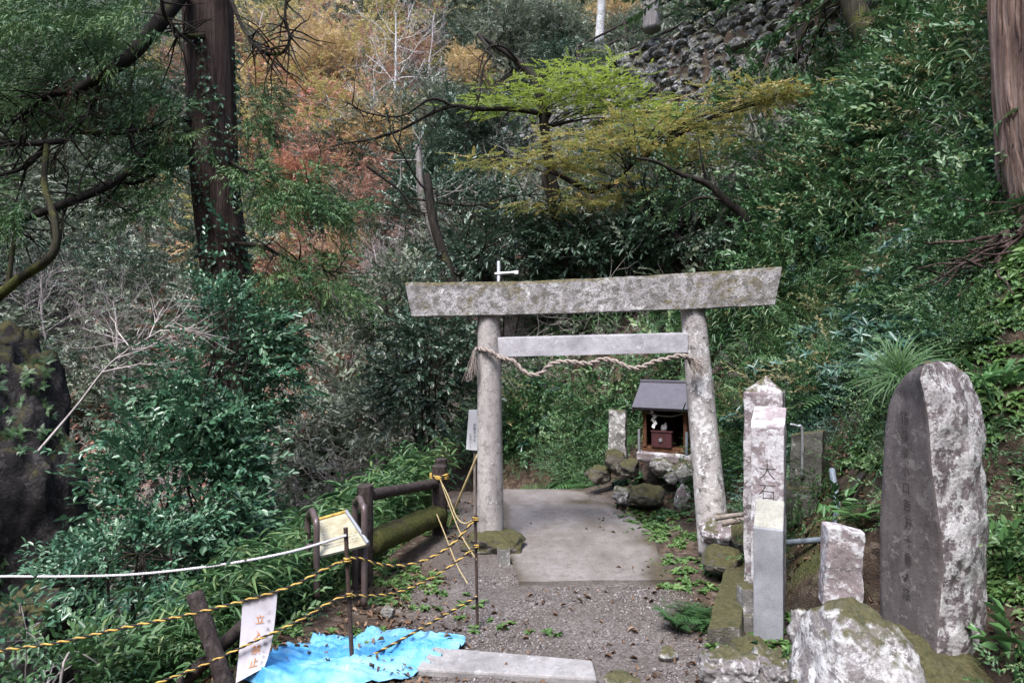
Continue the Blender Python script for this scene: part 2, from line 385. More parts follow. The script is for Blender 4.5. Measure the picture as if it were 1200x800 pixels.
# ------------------------------------------------------------------ terrain
def smax(a, b, k):
    h = np.clip(.5 + .5 * (a - b) / k, 0, 1); return b + (a - b) * h + k * h * (1 - h)
def sstep(a, b, x):
    t = np.clip((x - a) / (b - a), 0, 1); return t * t * (3 - 2 * t)
def edge_left(Y):
    return np.interp(Y, [0, 3.5, 4.8, 6.2, 8, 10, 14], [-1.9, -1.55, -1.2, -.85, -.7, -1.2, -2.2])
def s_back(X, Y): return (X - .9) * .80 + (Y - 8.7) * .60
def terrain(X, Y, detail=True):
    X = np.asarray(X, float); Y = np.asarray(Y, float)
    e = edge_left(Y)
    dl = np.maximum(e - X, 0)
    base = -.62 * dl - .1 * np.minimum(dl, .6)
    floor_ = -3.6 + .10 * np.maximum(Y - 8, 0) + .25 * np.abs(X + 6.2)
    base = smax(base, np.minimum(floor_, 3), .8)
    base = base - .34 * np.maximum(Y - 8.0, 0) * (X < 3)
    base = base + .05 * sstep(4.2, 2.5, Y)
    base = smax(base, floor_, .8)
    s1 = X - 1.72 - .12 * np.sin(Y * 1.3) - .40 * sstep(4.1, 3.4, Y)
    b1 = 1.5 * s1; b1 = np.where(b1 > 9, 9 + (b1 - 9) * .6, b1)
    s2 = s_back(X, Y)
    b2 = np.where(s2 < 7.15, 1.0 * s2, 7.15 + 2.15 * sstep(7.15, 7.5, s2)) + .95 * np.maximum(s2 - 11.5, 0)
    b2 = np.where(s2 < 0, s2, b2)
    s3 = (Y - 13.5) + .25 * (X + 4) * (X < -4) 
    b3 = -3.0 + .88 * s3
    s4 = -X - 9.5
    b4 = -3.2 + .95 * s4
    far = smax(smax(b3, b4, 1.5), -1.0 + 1.25 * (-Y - 5.5), 1.5)  # last slope: unseen hill behind the camera, added to block low sky light
    if detail:
        m = sstep(2, 9, Y) * .9
        far = far + fbm(X, Y, 5, 3) * .85
        b2 = b2 + fbm(X, Y, 1.6, 5) * .22 * np.clip(s2, 0, 1)
        b1 = b1 + fbm(X, Y, 1.1, 8) * .16 * np.clip(s1 * 2, 0, 1)
    bank = smax(b1, b2, .5)
    wl = sstep(0, .3, bank)
    h = smax(base, bank, .12)
    h = smax(h, far, .6)
    h = h + .38 * np.exp(-(((X - 1.72) / .55) ** 2 + ((Y - 7.85) / .55) ** 2))
    h = h + .22 * np.exp(-(((X - 1.95) / .45) ** 2 + ((Y - 3.1) / .5) ** 2))
    if detail:
        h = h + fbm(X, Y, .35, 11) * .018 + fbm(X, Y, 2.2, 15) * .03 * (np.abs(X - .4) > 1.1)
    return h
def gz(x, y): return float(terrain(np.array([x]), np.array([y]))[0])

def axis(spec):
    out = []
    for a, b, st in spec: out += list(np.arange(a, b - 1e-6, st))
    return np.array(out + [spec[-1][1]])
gx = axis([(-70, -24, 4), (-24, -8, .5), (-8, -3, .2), (-3, 3.6, .06), (3.6, 9, .2), (9, 24, .8), (24, 70, 4)])
gy = axis([(-25, 0, 2.5), (0, 2.2, .3), (2.2, 9.5, .06), (9.5, 20, .22), (20, 45, .6), (45, 90, 4)])
GX, GY = np.meshgrid(gx, gy)
GZ = terrain(GX, GY)
nx, ny = len(gx), len(gy)
i = np.arange(nx - 1)[None, :] + np.arange(ny - 1)[:, None] * nx
Q = np.stack([i, i + 1, i + nx + 1, i + nx], -1).reshape(-1, 4)
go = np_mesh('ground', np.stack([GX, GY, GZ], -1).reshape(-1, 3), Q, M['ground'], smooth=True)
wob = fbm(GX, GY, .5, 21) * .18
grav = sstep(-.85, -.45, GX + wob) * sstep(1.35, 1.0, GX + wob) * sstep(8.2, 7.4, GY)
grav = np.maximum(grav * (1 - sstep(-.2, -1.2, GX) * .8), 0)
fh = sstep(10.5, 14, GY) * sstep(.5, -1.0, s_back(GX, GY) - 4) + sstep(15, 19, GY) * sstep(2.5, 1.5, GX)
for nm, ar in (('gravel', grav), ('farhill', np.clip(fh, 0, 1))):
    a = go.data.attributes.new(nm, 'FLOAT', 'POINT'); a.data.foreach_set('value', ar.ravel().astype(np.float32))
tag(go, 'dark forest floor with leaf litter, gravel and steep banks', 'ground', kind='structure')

# stream bed water, mostly hidden
st = MB(); ys = np.linspace(2, 24, 40); cx = -6.2 + .5 * np.sin(ys * .6)
hz = np.array([gz(a, b) for a, b in zip(cx, ys)]) + .12
st.add(np.concatenate([np.stack([cx - .55, ys, hz], 1), np.stack([cx + .55, ys, hz], 1)]), [(k, 40 + k, 41 + k, k + 1) for k in range(39)])
tag(st.build('water', M['water'], smooth=True), 'narrow stream in the ravine', 'water', kind='structure')

# concrete path beyond the gate: one slab with an uneven front edge, curving left at its far end
def path_outline():
    L = [(.045, 4.93), (-.02, 5.6), (-.08, 6.4), (-.12, 7.2), (-.35, 8.0), (-.85, 8.9), (-1.5, 9.8)]
    Rr = [(1.17, 4.97), (1.22, 5.6), (1.20, 6.2), (1.12, 7.0), (.86, 7.9), (.25, 8.9), (-.6, 10.2)]
    return np.array(L), np.array(Rr)
La, Ra = path_outline()
n_ = 60; t_ = np.linspace(0, 1, n_)
Lc = np.stack([interp(La[:, k], n_) for k in (0, 1)], 1); Rc = np.stack([interp(Ra[:, k], n_) for k in (0, 1)], 1)
w_ = 60; V = []; base_n = np.linspace(0, 1, w_)
for k in range(n_):
    for q in base_n:
        x, y = Lc[k] * (1 - q) + Rc[k] * q
        x += (.03 + .04 * q) * float(vnoise(y, 0, .35, 4)) * (q in (0, 1) or q > .9)
        if k == 0: y += .012 * float(vnoise(x, 1, .2, 6))
        drop = -.34 * max(y - 8.0, 0) 
        z = .018 + .010 * float(vnoise(x, y, .7, 2)) + drop + .02 * (k / n_)
        V.append((x, y, z))
Fq = [(a * w_ + b, a * w_ + b + 1, (a + 1) * w_ + b + 1, (a + 1) * w_ + b) for a in range(n_ - 1) for b in range(w_ - 1)]
s0 = len(V)
V += [(V[b][0], V[b][1] + .004, -.1) for b in range(w_)]
Fq += [(s0 + b, s0 + b + 1, b + 1, b) for b in range(w_ - 1)]
ps = MB().add(V, Fq).build('path', M['slab'], smooth=False)
dq = np.tile(base_n, n_); dk = np.repeat(t_, w_); PV = np.array(V[:n_ * w_]); dn = fbm(PV[:, 0] * 1., PV[:, 1] * 1., .45, 12)
dirt = np.clip(sstep(.66, .96, dq + dn * .20) * 1.0 + .75 * sstep(.30, .75, dk + dn * .12) * sstep(.45, .9, dq + dn * .2) + .8 * sstep(.08, .0, dq + dn * .03), 0, 1); dirt = np.concatenate([dirt, np.zeros(w_)])
a = ps.data.attributes.new('dirt', 'FLOAT', 'POINT'); a.data.foreach_set('value', dirt.astype(np.float32))
tag(ps, 'broad concrete path running under the stone gate', 'path', kind='structure')

# ------------------------------------------------------------------ stones helper
def rock_np(c, r, sub=4, amp=.22, freq=1.3, seed=0, cuts=6, flat=.0, rot=0.0):
    bm = bmesh.new(); bmesh.ops.create_icosphere(bm, subdivisions=sub, radius=1)
    rs = np.random.default_rng(seed)
    pl = [(norm(rs.normal(size=3)), rs.uniform(.62, .9)) for _ in range(cuts)]
    off = Vector(rs.uniform(-50, 50, 3)); out = []
    ca, sa = math.cos(rot), math.sin(rot)
    for v in bm.verts:
        p = np.array(v.co)
        for n, d in pl:
            k = p @ n - d
            if k > 0: p = p - n * k * .85
        q = Vector(p) * freq + off
        s = 1 + amp * mn.fractal(q, .9, 2.1, 5) + .06 * amp / .22 * mn.noise(q * 6)
        p = p * s * np.array(r)
        p = np.array((p[0] * ca - p[1] * sa, p[0] * sa + p[1] * ca, p[2]))
        out.append(p + np.array(c))
    Fs = np.array([[v.index for v in f.verts] for f in bm.faces]); bm.free()
    return np.array(out), Fs

def rock(name, c, r, mat, label, cat='rock', group=None, parent=None, **k):
    V, Fs = rock_np(c, r, **k)
    o = np_mesh(name, V, Fs, mat, parent, origin=(c[0], c[1], c[2] - r[2]), smooth=True)
    return tag(o, label, cat, group) if parent is None else o

def post_np(c, w, d, h, rz=0, top='flat', topv=.12, amp=.006, freq=8, taper=0., seed=0, nz=18, nw=6, lean=(0, 0)):
    """a squared stone post with worn faces; top: flat, point, slant (front low), broken"""
    bm = bmesh.new(); bmesh.ops.create_cube(bm, size=1)
    for v in bm.verts: v.co = Vector((v.co.x * w, v.co.y * d, (v.co.z + .5) * h))
    bmesh.ops.bevel(bm, geom=list(bm.edges), offset=min(w, d) * .035, segments=2, affect='EDGES', profile=.5)
    for ax, n in ((2, nz), (0, nw), (1, nw)):
        lo, hi = ((0, h), (-w / 2, w / 2), (-d / 2, d / 2))[(2, 0, 1).index(ax)]
        for k in range(1, n):
            pl = lo + (hi - lo) * k / n; no = [0, 0, 0]; no[ax] = 1; co = [0, 0, 0]; co[ax] = pl
            bmesh.ops.bisect_plane(bm, geom=bm.verts[:] + bm.edges[:] + bm.faces[:], plane_co=co, plane_no=no)
    off = Vector((seed * 3.7, seed * 1.9, seed)); V = []
    bm.verts.index_update()
    R_ = Matrix.Rotation(rz, 3, 'Z')
    for v in bm.verts:
        p = v.co.copy(); f = p.z / h
        p.x *= 1 - taper * f; p.y *= 1 - taper * f
        if f > .86 and top != 'flat':
            g = (f - .86) / .14
            if top == 'point': p.z -= g * topv * max(abs(p.x) / (w / 2), abs(p.y) / (d / 2))
            if top == 'slant': p.z -= g * topv * (.5 - p.y / d)
            if top == 'slantx': p.z -= g * topv * (.5 + p.x / w)
            if top == 'broken': p.z -= g * topv * (.5 + .5 * mn.noise(Vector((p.x * 9, p.y * 9, seed)))) + g * topv * .5 * (p.x / w)
        nz_ = mn.noise_vector(p * freq + off) * amp + mn.noise_vector(p * freq * 3.1 + off) * amp * .45
        p += nz_
        p.x += lean[0] * p.z; p.y += lean[1] * p.z
        V.append(np.array(R_ @ p) + np.array(c))
    Fs = [[v.index for v in f.verts] for f in bm.faces]; bm.free()
    return np.array(V), Fs

def post(name, c, w, d, h, mat, label, cat, group=None, parent=None, smooth=False, **k):
    V, Fs = post_np(c, w, d, h, **k)
    o = MB().add(V, Fs).build(name, mat, parent, origin=c, smooth=smooth)
    return tag(o, label, cat, group) if parent is None else o
# ------------------------------------------------------------------ leaf templates (stem along +X, up +Z)
def leaf6(L, w, fold=.18, droop=.0):
    """elliptic leaf, two quads folded on the midrib"""
    h = w * fold
    V = np.array([(0, 0, 0), (.28 * L, w * .46, h), (.66 * L, w * .40, h - droop * L * .3), (L, 0, -droop * L),
                  (.66 * L, -w * .40, h - droop * L * .3), (.28 * L, -w * .46, h)])
    return V, np.array([(0, 1, 2, 3), (0, 3, 4, 5)])
def rotm(yaw, pitch, roll):
    cy, sy, cp, sp, cr, sr = math.cos(yaw), math.sin(yaw), math.cos(pitch), math.sin(pitch), math.cos(roll), math.sin(roll)
    Rz = np.array([[cy, -sy, 0], [sy, cy, 0], [0, 0, 1]]); Ry = np.array([[cp, 0, -sp], [0, 1, 0], [sp, 0, cp]]); Rx = np.array([[1, 0, 0], [0, cr, -sr], [0, sr, cr]])
    return Rz @ Ry @ Rx
def cat(parts):
    V, Fs, o = [], [], 0
    for v, f in parts: V.append(v); Fs.append(f + o); o += len(v)
    return np.concatenate(V), np.concatenate(Fs)
def T_twig(n=11, L=.34, leaf=.075, w=.040, rs=RS, spread=1.0, droop=.15, flat=.35):
    ps = []
    for k in range(n):
        t = (k + .6) / n; side = 1 if k % 2 else -1
        yaw = side * rs.uniform(.5, 1.1) * spread * (1 - .5 * t)
        if k == n - 1: yaw = rs.normal(0, .2)
        v, f = leaf6(leaf * rs.uniform(.7, 1.15), w * rs.uniform(.8, 1.1), .2, droop * rs.uniform(.3, 1.5))
        v = v @ rotm(yaw, rs.normal(.1, flat), rs.normal(0, flat)).T + (t * L, 0, -.06 * L * t * t)
        ps.append((v, f))
    st = L; r = .0022
    ps.append((np.array([(0, -r, 0), (0, r, 0), (st, r * .4, -.06 * L), (st, -r * .4, -.06 * L)]), np.array([(0, 1, 2, 3)])))
    return cat(ps)
def T_whorl(n=8, leaf=.11, w=.035, rs=RS):
    """rosette of leaves at a shoot tip"""
    ps = []
    for k in range(n):
        v, f = leaf6(leaf * rs.uniform(.75, 1.1), w, .2, .25)
        ps.append((v @ rotm(k * 2.4 + rs.normal(0, .2), rs.uniform(-.2, .6), rs.normal(0, .25)).T, f))
    return cat(ps)
def T_sasa(h=.8, n=11, leaf=.17, w=.027, rs=RS):
    """one bamboo-grass cane (stem along +Z here) with fans of narrow leaves"""
    ps = []
    lean = rs.normal(0, .12, 2); pts = []
    for t in np.linspace(0, 1, 6): pts.append((lean[0] * h * t * t * 1.5, lean[1] * h * t * t * 1.5, h * t))
    pts = np.array(pts); V, Q_, _ = tube_np(pts, np.linspace(.004, .0015, 6), 3); ps.append((V, Q_))
    for k in range(n):
        t = .35 + .65 * (k + 1) / n
        p = np.array([np.interp(t, np.linspace(0, 1, 6), pts[:, i]) for i in range(3)])
        v, f = leaf6(leaf * rs.uniform(.6, 1.15), w * rs.uniform(.8, 1.15), .22, rs.uniform(.1, .45))
        ps.append((v @ rotm(rs.uniform(0, 6.28), rs.uniform(-.2, .75) , rs.normal(0, .3)).T + p, f))
    return cat(ps)
def T_fern(n=7, L=.42, rs=RS, pairs=13):
    ps = []
    for k in range(n):
        yaw = k / n * 6.28 + rs.normal(0, .25); up = rs.uniform(.5, 1.15); l = L * rs.uniform(.65, 1.1); fr = []
        sp = []
        for t in np.linspace(0, 1, pairs + 1):
            a = up - t * 1.25
            sp.append(((sp[-1][0] + l / pairs * math.cos(a)) if sp else 0, 0, (sp[-1][2] + l / pairs * math.sin(a)) if sp else 0))
        sp = np.array(sp)
        for j in range(1, pairs + 1):
            t = j / pairs; pl = l * .24 * math.sin(math.pi * min(1, .18 + t * .85)) + .006
            for sd in (1, -1):
                b = .032 * l; d = np.array((.28 * pl, sd * pl, -.12 * pl))
                p = sp[j]; V = np.array([p + (-b, 0, 0), p + d * .55 + (-b, 0, .004), p + d, p + d * .55 + (b * .9, 0, .004)])
                V = np.array([p + (-b * .7, 0, 0), p + d * .5 + (-b, 0, .003), p + d, p + (b * .7, 0, 0)])
                fr.append((V, np.array([(0, 1, 2, 3)])))
        v, f = cat(fr); ps.append((v @ rotm(yaw, 0, rs.normal(0, .2)).T, f))
    return cat(ps)
def T_grass(n=26, L=.45, w=.008, rs=RS, spread=1.2):
    ps = []
    for k in range(n):
        l = L * rs.uniform(.5, 1.15); up = rs.uniform(.75, 1.5); p = np.zeros(3); pr = [np.array((0, 0, 0.))]
        for j in range(5): up -= rs.uniform(.15, .5) * spread * .6; p = p + l / 5 * np.array((math.cos(up), 0, math.sin(up))); pr.append(p.copy())
        pr = np.array(pr); ww = w * np.array([.7, 1, 1, .8, .5, .1])
        V = np.concatenate([pr + np.stack([0 * ww, ww, 0 * ww], 1), pr - np.stack([0 * ww, ww, 0 * ww], 1)])
        f = np.array([(j, j + 1, j + 7, j + 6) for j in range(5)])
        ps.append((V @ rotm(rs.uniform(0, 6.28), 0, 0).T + np.append(rs.normal(0, .025, 2), 0), f))
    return cat(ps)
def T_cedar(rs=RS, n=13, L=.62):
    """drooping cedar spray: cords of short needles"""
    ps = []
    for k in range(n):
        t = k / n; root = np.array((t * L * .55, 0, -.1 * L * t * t)); sd = 1 if k % 2 else -1
        yaw = sd * rs.uniform(.15, .75) * (1.1 - t * .5); l = L * rs.uniform(.35, .62); pit = rs.uniform(-.5, .15)
        d = np.array((math.cos(yaw) * math.cos(pit), math.sin(yaw) * math.cos(pit), math.sin(pit)))
        m = int(l / .021)
        V = []; q = root.copy(); dd = d.copy(); Fs = []
        for j in range(m):
            q = q + dd * l / m; dd = norm(dd + (0, 0, -.022))
            s = norm(np.cross(dd, rs.normal(size=3))); nl = .058 * (1 - .5 * j / m)
            tip = q + s * nl * .62 + dd * nl * .85; ww = np.cross(dd, s) * .0055
            V += [q + ww, q - ww, tip - ww * .3, tip + ww * .3]; o = len(V) - 4; Fs.append((o, o + 1, o + 2, o + 3))
        ps.append((np.array(V), np.array(Fs)))
    return cat(ps)
def T_bare(rs=RS, n=9, L=.6, r=.004, w=3):
    ps = []
    def go(p, d, l, r_, lev):
        pts = [p]
        for j in range(4): d = norm(d + rs.normal(0, .16, 3) + (0, 0, .03)); pts.append(pts[-1] + d * l / 4)
        V, Q_, _ = tube_np(np.array(pts), np.linspace(r_, r_ * .5, 5), w); ps.append((V, Q_))
        if lev:
            for _ in range(rs.integers(2, 5)):
                k = rs.integers(1, 5); go(pts[k], norm(d + rs.normal(0, .55, 3)), l * rs.uniform(.4, .7), r_ * .6, lev - 1)
    for k in range(n):
        a = rs.uniform(0, 6.28); e = rs.uniform(.3, 1.4); go(np.zeros(3), np.array((math.cos(a) * math.cos(e), math.sin(a) * math.cos(e), math.sin(e))), L * rs.uniform(.6, 1.2), r, 2)
    return cat(ps)

def frames(D, jit=.35, rs=RS):
    """rotation matrices with x along D and z as near up as possible"""
    D = D / (np.linalg.norm(D, axis=1)[:, None] + 1e-9); N = len(D)
    up = np.tile((0, 0, 1.), (N, 1)) + rs.normal(0, jit, (N, 3))
    Z = up - D * (up * D).sum(1)[:, None]; Z /= np.linalg.norm(Z, axis=1)[:, None] + 1e-9
    return np.stack([D, np.cross(Z, D), Z], -1)
def yaws(N, tilt=.15, rs=RS, nrm=None):
    a = rs.uniform(0, 6.283, N); D = np.stack([np.cos(a), np.sin(a), rs.normal(0, tilt, N)], 1)
    return frames(D, tilt, rs)
def scatter(temps, pos, Rm, sc, rs=RS, bias=None):
    """copies of random templates; returns V, quads, rnd per face"""
    N = len(pos); which = rs.integers(0, len(temps), N); Vs, Qs, Rn, o = [], [], [], 0
    sc = np.broadcast_to(np.asarray(sc, float), (N,))
    b = rs.uniform(0, 1, N) if bias is None else bias
    for k, (tv, tf) in enumerate(temps):
        ix = np.nonzero(which == k)[0]
        if not len(ix): continue
        V = np.einsum('nij,vj->nvi', Rm[ix] * sc[ix][:, None, None], tv) + pos[ix][:, None, :]
        Vs.append(V.reshape(-1, 3)); n = len(ix)
        Qs.append((tf[None] + (np.arange(n) * len(tv))[:, None, None]).reshape(-1, tf.shape[1]) + o); o += n * len(tv)
        Rn.append(np.clip(.55 * b[ix][:, None] + .45 * rs.uniform(0, 1, (n, len(tf))), 0, 1).ravel())
    return np.concatenate(Vs), np.concatenate(Qs), np.concatenate(Rn)

TW = [T_twig() for _ in range(6)]                              # broad-leaved evergreen
TWs = [T_twig(9, .26, .055, .026) for _ in range(5)]          # smaller leaves
TWb = [T_twig(9, .5, .16, .06, droop=.25) for _ in range(4)]  # large leaves, for distance
WH = [T_whorl() for _ in range(5)]
SASA = [T_sasa() for _ in range(8)]
FERN = [T_fern() for _ in range(5)]
GRASS = [T_grass(44, .5, .0045, spread=1.7) for _ in range(4)]
CEDAR = [T_cedar() for _ in range(5)]
BARE = [T_bare() for _ in range(5)]
MAPLE = [T_twig(13, .34, .05, .034, spread=1.3, droop=.1, flat=.2) for _ in range(5)]

def clump_points(c, r, n, k=26, tight=.3, rs=RS, shell=.45):
    """points in clumps through an ellipsoid, with gaps; returns points and outward directions"""
    c = np.array(c); r = np.array(r)
    d = rs.normal(size=(k, 3)); d /= np.linalg.norm(d, axis=1)[:, None]
    cc = d * (shell + (1 - shell) * rs.uniform(0, 1, k) ** .5)[:, None]
    ix = rs.integers(0, k, n); p = cc[ix] + rs.normal(0, tight, (n, 3)) * rs.uniform(.4, 1, k)[ix][:, None]
    return c + p * r, p / (np.linalg.norm(p, axis=1)[:, None] + 1e-6), c + cc * r

def shrub(name, label, base, c, r, n, temps, lm, bm_, k=26, sc=1., tight=.3, group=None, catg='shrub', stems=5, sr=.02, up=.35, rs=RS, tubes=None, jit=.35):
    root = empty(name, base, label, catg, group)
    p, d, cc = clump_points(c, r, n, k, tight, rs)
    ok = p[:, 2] > terrain(p[:, 0], p[:, 1]) - .05; p, d = p[ok], d[ok]
    D = d * .8 + rs.normal(0, .5, d.shape) + (0, 0, up * .3); D[:, 2] *= .6
    V, Q_, rn = scatter(temps, p, frames(D, jit, rs), sc * rs.uniform(.75, 1.2, len(p)), rs)
    np_mesh('foliage', V, Q_, lm, root, rnd=rn)
    tl = list(tubes or [])
    base = np.array(base, float)
    mids = [np.array(c) + rs.normal(0, .3, 3) * np.array(r) * (1, 1, .5) for _ in range(stems)]
    for m in mids: tl.append((spline([base + rs.normal(0, .04, 3) * (1, 1, 0), base * .5 + m * .5 + rs.normal(0, .08, 3) * np.array(r), m], 5), np.linspace(sr, sr * .5, 11)))
    for q in cc:
        m = mids[rs.integers(0, stems)]
        tl.append((spline([m, (m + q) / 2 + rs.normal(0, .08, 3), q], 4), np.linspace(sr * .5, sr * .12, 9)))
    V, Q_ = tubes_np(tl, 5); np_mesh('stems', V, Q_, bm_, root, smooth=True)
    return root

def grow(p, d, L, r, lev, out, tips, rs, up=.05, nseg=5, kids=(2, 4), ang=.6, bend=.15, shr=(.55, .8)):
    pts = [np.array(p, float)]; d = norm(d)
    for k in range(nseg): d = norm(d + rs.normal(0, bend, 3) + (0, 0, up)); pts.append(pts[-1] + d * L / nseg)
    out.append((np.array(pts), np.linspace(r, r * .55, nseg + 1)))
    if lev == 0:
        for k in range(1, nseg + 1): tips.append((pts[k], d))
        return
    tips.append((pts[-1], d))
    for _ in range(rs.integers(kids[0], kids[1] + 1)):
        k = rs.integers(max(1, nseg // 3), nseg + 1)
        grow(pts[k], norm(d + rs.normal(0, ang, 3)), L * rs.uniform(*shr), r * .55, lev - 1, out, tips, rs, up, max(3, nseg - 1), kids, ang, bend, shr)

def tree_mesh(seed, H, r, lev, temps, sc, per, up=.06, ang=.7, lean=(0, 0), kids=(3, 5), jit=.4, shr=(.5, .75), trunk_frac=.45, flat=.6):
    """trunk/limb geometry and crown geometry in local coordinates"""
    rs = np.random.default_rng(seed); out, tips = [], []
    tp = [np.zeros(3)]; d = norm((lean[0], lean[1], 1))
    for k in range(7): d = norm(d + rs.normal(0, .07, 3)); tp.append(tp[-1] + d * H * .82 / 7)
    tp = np.array(tp); out.append((spline(tp, 3), np.linspace(r, r * .3, 22)))
    nl = int(9 + H)
    for k in range(nl):
        t = trunk_frac + (1 - trunk_frac) * (k + .5) / nl; q = np.array([np.interp(t, np.linspace(0, 1, 8), tp[:, i]) for i in range(3)])
        a = k * 2.4 + rs.normal(0, .3); e = rs.uniform(.0, .7) + .5 * t
        grow(q, (math.cos(a), math.sin(a), e), H * rs.uniform(.22, .36) * (1.25 - .7 * t), r * .35 * (1.2 - t), lev - 1, out, tips, rs, up, 5, kids, ang, .16, shr)
    tb = tubes_np(out, 5)
    if temps is None: return tb, None
    pp = np.array([a for a, b in tips]); dd = np.array([b for a, b in tips])
    ix = np.repeat(np.arange(len(pp)), per); p = pp[ix] + rs.normal(0, .26 * sc, (len(ix), 3)); D = dd[ix] + rs.normal(0, .6, (len(ix), 3)); D[:, 2] *= flat
    return tb, scatter(temps, p, frames(D, jit, rs), sc * rs.uniform(.7, 1.2, len(p)), rs)
def zframe(Zd, rs):
    """matrices whose z axis is Zd with random spin"""
    Zd = Zd / np.linalg.norm(Zd, axis=1)[:, None]; a = rs.normal(size=Zd.shape); X = a - Zd * (a * Zd).sum(1)[:, None]; X /= np.linalg.norm(X, axis=1)[:, None]; return np.stack([X, np.cross(Zd, X), Zd], -1)
# ================================================================== the stone gate
tg = empty('torii_gate', (.77, 5.8, 0), 'weathered grey stone torii gate standing over the concrete path', 'torii gate')
def pillar(px0, py0, d0, px1, py1, d1, r0, r1, seed):
    a, b = P(px0, py0, d0), P(px1, py1, d1); n = 40
    pts = np.stack([np.linspace(a[k], b[k], n) for k in range(3)], 1)
    off = seed * 7.7
    def wob(ang, s, i):
        return np.array([1 + .018 * mn.noise(Vector((math.cos(t) * 1.2, math.sin(t) * 1.2, s * 4 + off))) + .012 * mn.noise(Vector((math.cos(t) * 4, math.sin(t) * 4, s * 18 + off))) for t in ang])
    return MB().tube(pts, np.linspace(r0, r1, n), 36, wob=wob)
pillar(573, 362, 5.92, 575, 650, 5.85, .098, .117, 1).build('pillar', M['pillar_pale'], tg, smooth=True)
pillar(811, 355, 5.78, 838, 650, 5.55, .101, .130, 2).build('pillar', M['plaster'], tg, smooth=True)

def beam(A, B, h0, h1, dep, endcut, rise, seed, nx_=70, amp=.006):
    """A,B: front bottom corners; heights at both ends; ends cut outward at the top; top edge rises to the ends"""
    A, B = np.array(A), np.array(B); ax = norm((B - A) * (1, 1, 0)); back = np.array((-ax[1], ax[0], 0)); V, Fs = [], []
    prof = [(0, 0)] + [(0, t) for t in np.linspace(.08, .92, 9)] + [(.02, 1)] + [(t, 1.0 + .02 * math.sin(t * 3.14)) for t in np.linspace(.15, .85, 6)] + [(.98, 1)] + [(1, t) for t in np.linspace(.92, .08, 9)] + [(1, 0)] + [(t, 0) for t in np.linspace(.85, .15, 6)]
    m = len(prof)
    for i in range(nx_):
        s = i / (nx_ - 1)
        for (u, w) in prof:
            h = h0 + (h1 - h0) * s
            p = A + (B - A) * s + ax * endcut * w * (2 * s - 1) * abs(2 * s - 1) ** 6 + np.array((0, 0, h * w + rise * (2 * s - 1) ** 2 * (.4 + .6 * w))) + back * dep * u
            q = Vector(p) * 5 + Vector((seed, 0, 0))
            p = p + np.array(mn.noise_vector(q)) * amp + np.array(mn.noise_vector(q * 4.2)) * amp * .6
            V.append(p)
    for i in range(nx_ - 1):
        for k in range(m): Fs.append((i * m + k, (i + 1) * m + k, (i + 1) * m + (k + 1) % m, i * m + (k + 1) % m))
    Fs += [tuple(range(m)), tuple(range((nx_ - 1) * m, nx_ * m))[::-1]]
    return MB().add(V, Fs)
beam(P(482, 372, 5.85), P(908, 358.5, 5.58), .270, .290, .26, .055, .030, 3.1).build('top_beam', M['concrete'], tg, bevel=0)
beam(P(581, 418, 5.85), P(806, 413, 5.66), .165, .165, .15, 0, 0, 9.4, amp=.002).build('tie_beam', M['tie'], tg)
# mossy footing of the near-left pillar
rock('footing_stone', (P(580, 652, 5.72)[0], 5.78, .02), (.27, .26, .15), M['mossrock'], 'moss covered footing stone round the base of the vertical gate pillar', 'stone', sub=5, seed=5, amp=.2, cuts=8)
post('stone_block', (P(590, 660, 5.25)[0], 5.38, -.03), .085, .085, .155, M['mid_stone'], 'small square stone block beside the mossy gate footing', 'stone', rz=.2, amp=.004, seed=3)

# plaited rope tied between the gate pillars
rp = empty('rope_garland', (.77, 5.8, 1.5), 'twisted straw rope sagging between the two gate pillars under the tie beam', 'rope')
dl = lambda x: 5.62 - (x - 577) / 240 * .18
loop = [P(566, 411, 5.98), P(562, 410, 5.9), P(566, 409, 5.80), P(575, 412, 5.755)]
main = [P(583, 417, 5.76)] + [P(x, y, dl(x) + .03) for x, y in ((593, 420), (603, 424), (611, 433), (622, 439), (633, 438), (643, 429), (655, 424), (672, 424), (690, 426), (706, 421), (722, 424), (738, 431), (752, 430), (766, 424), (782, 420), (796, 417), (803, 418))] + [P(812, 424, 5.55)]
mb = MB(); rope_mb(mb, spline(loop + main, 8), .022, strands=2, mats=(0, 0), pitch=.13, per_turn=10, jit=.0016)
mb.build('twisted_cord', M['straw'], rp, smooth=True)
def tassel(at, n, L, spread, down):
    mb = MB(); rs = np.random.default_rng(n)
    for k in range(n):
        d = norm(np.array(down) + rs.normal(0, spread, 3)); l = L * rs.uniform(.6, 1.1)
        pts = [np.array(at) + rs.normal(0, .006, 3)]
        for j in range(4): d = norm(d + rs.normal(0, .08, 3) + (0, 0, -.1)); pts.append(pts[-1] + d * l / 4)
        mb.tube(pts, np.linspace(.004, .0015, 5), 4)
    return mb
tassel(P(556, 411, 5.78), 46, .25, .10, (-.12, -.05, -1)).build('tassel', M['straw'], rp)
tassel(P(806, 418, 5.54), 60, .19, .20, (.65, -.25, -.55)).build('tassel', M['straw'], rp)
MB().tube(spline([P(562, 410, 5.9), P(558, 408, 5.82), P(556, 413, 5.78)], 5), .012, 6).build('knot', M['straw'], rp)

# ================================================================== small wooden shrine on its stone mound
SX, SY, SZ, SR = 1.72, 7.42, .575, rad(-27)
SS = (.80, .80, .97)
sh = empty('wooden_shrine', (SX, SY, SZ), 'small open-fronted wooden shrine with dark slate roof on a stone mound', 'shrine', rz=SR); sh.scale = SS
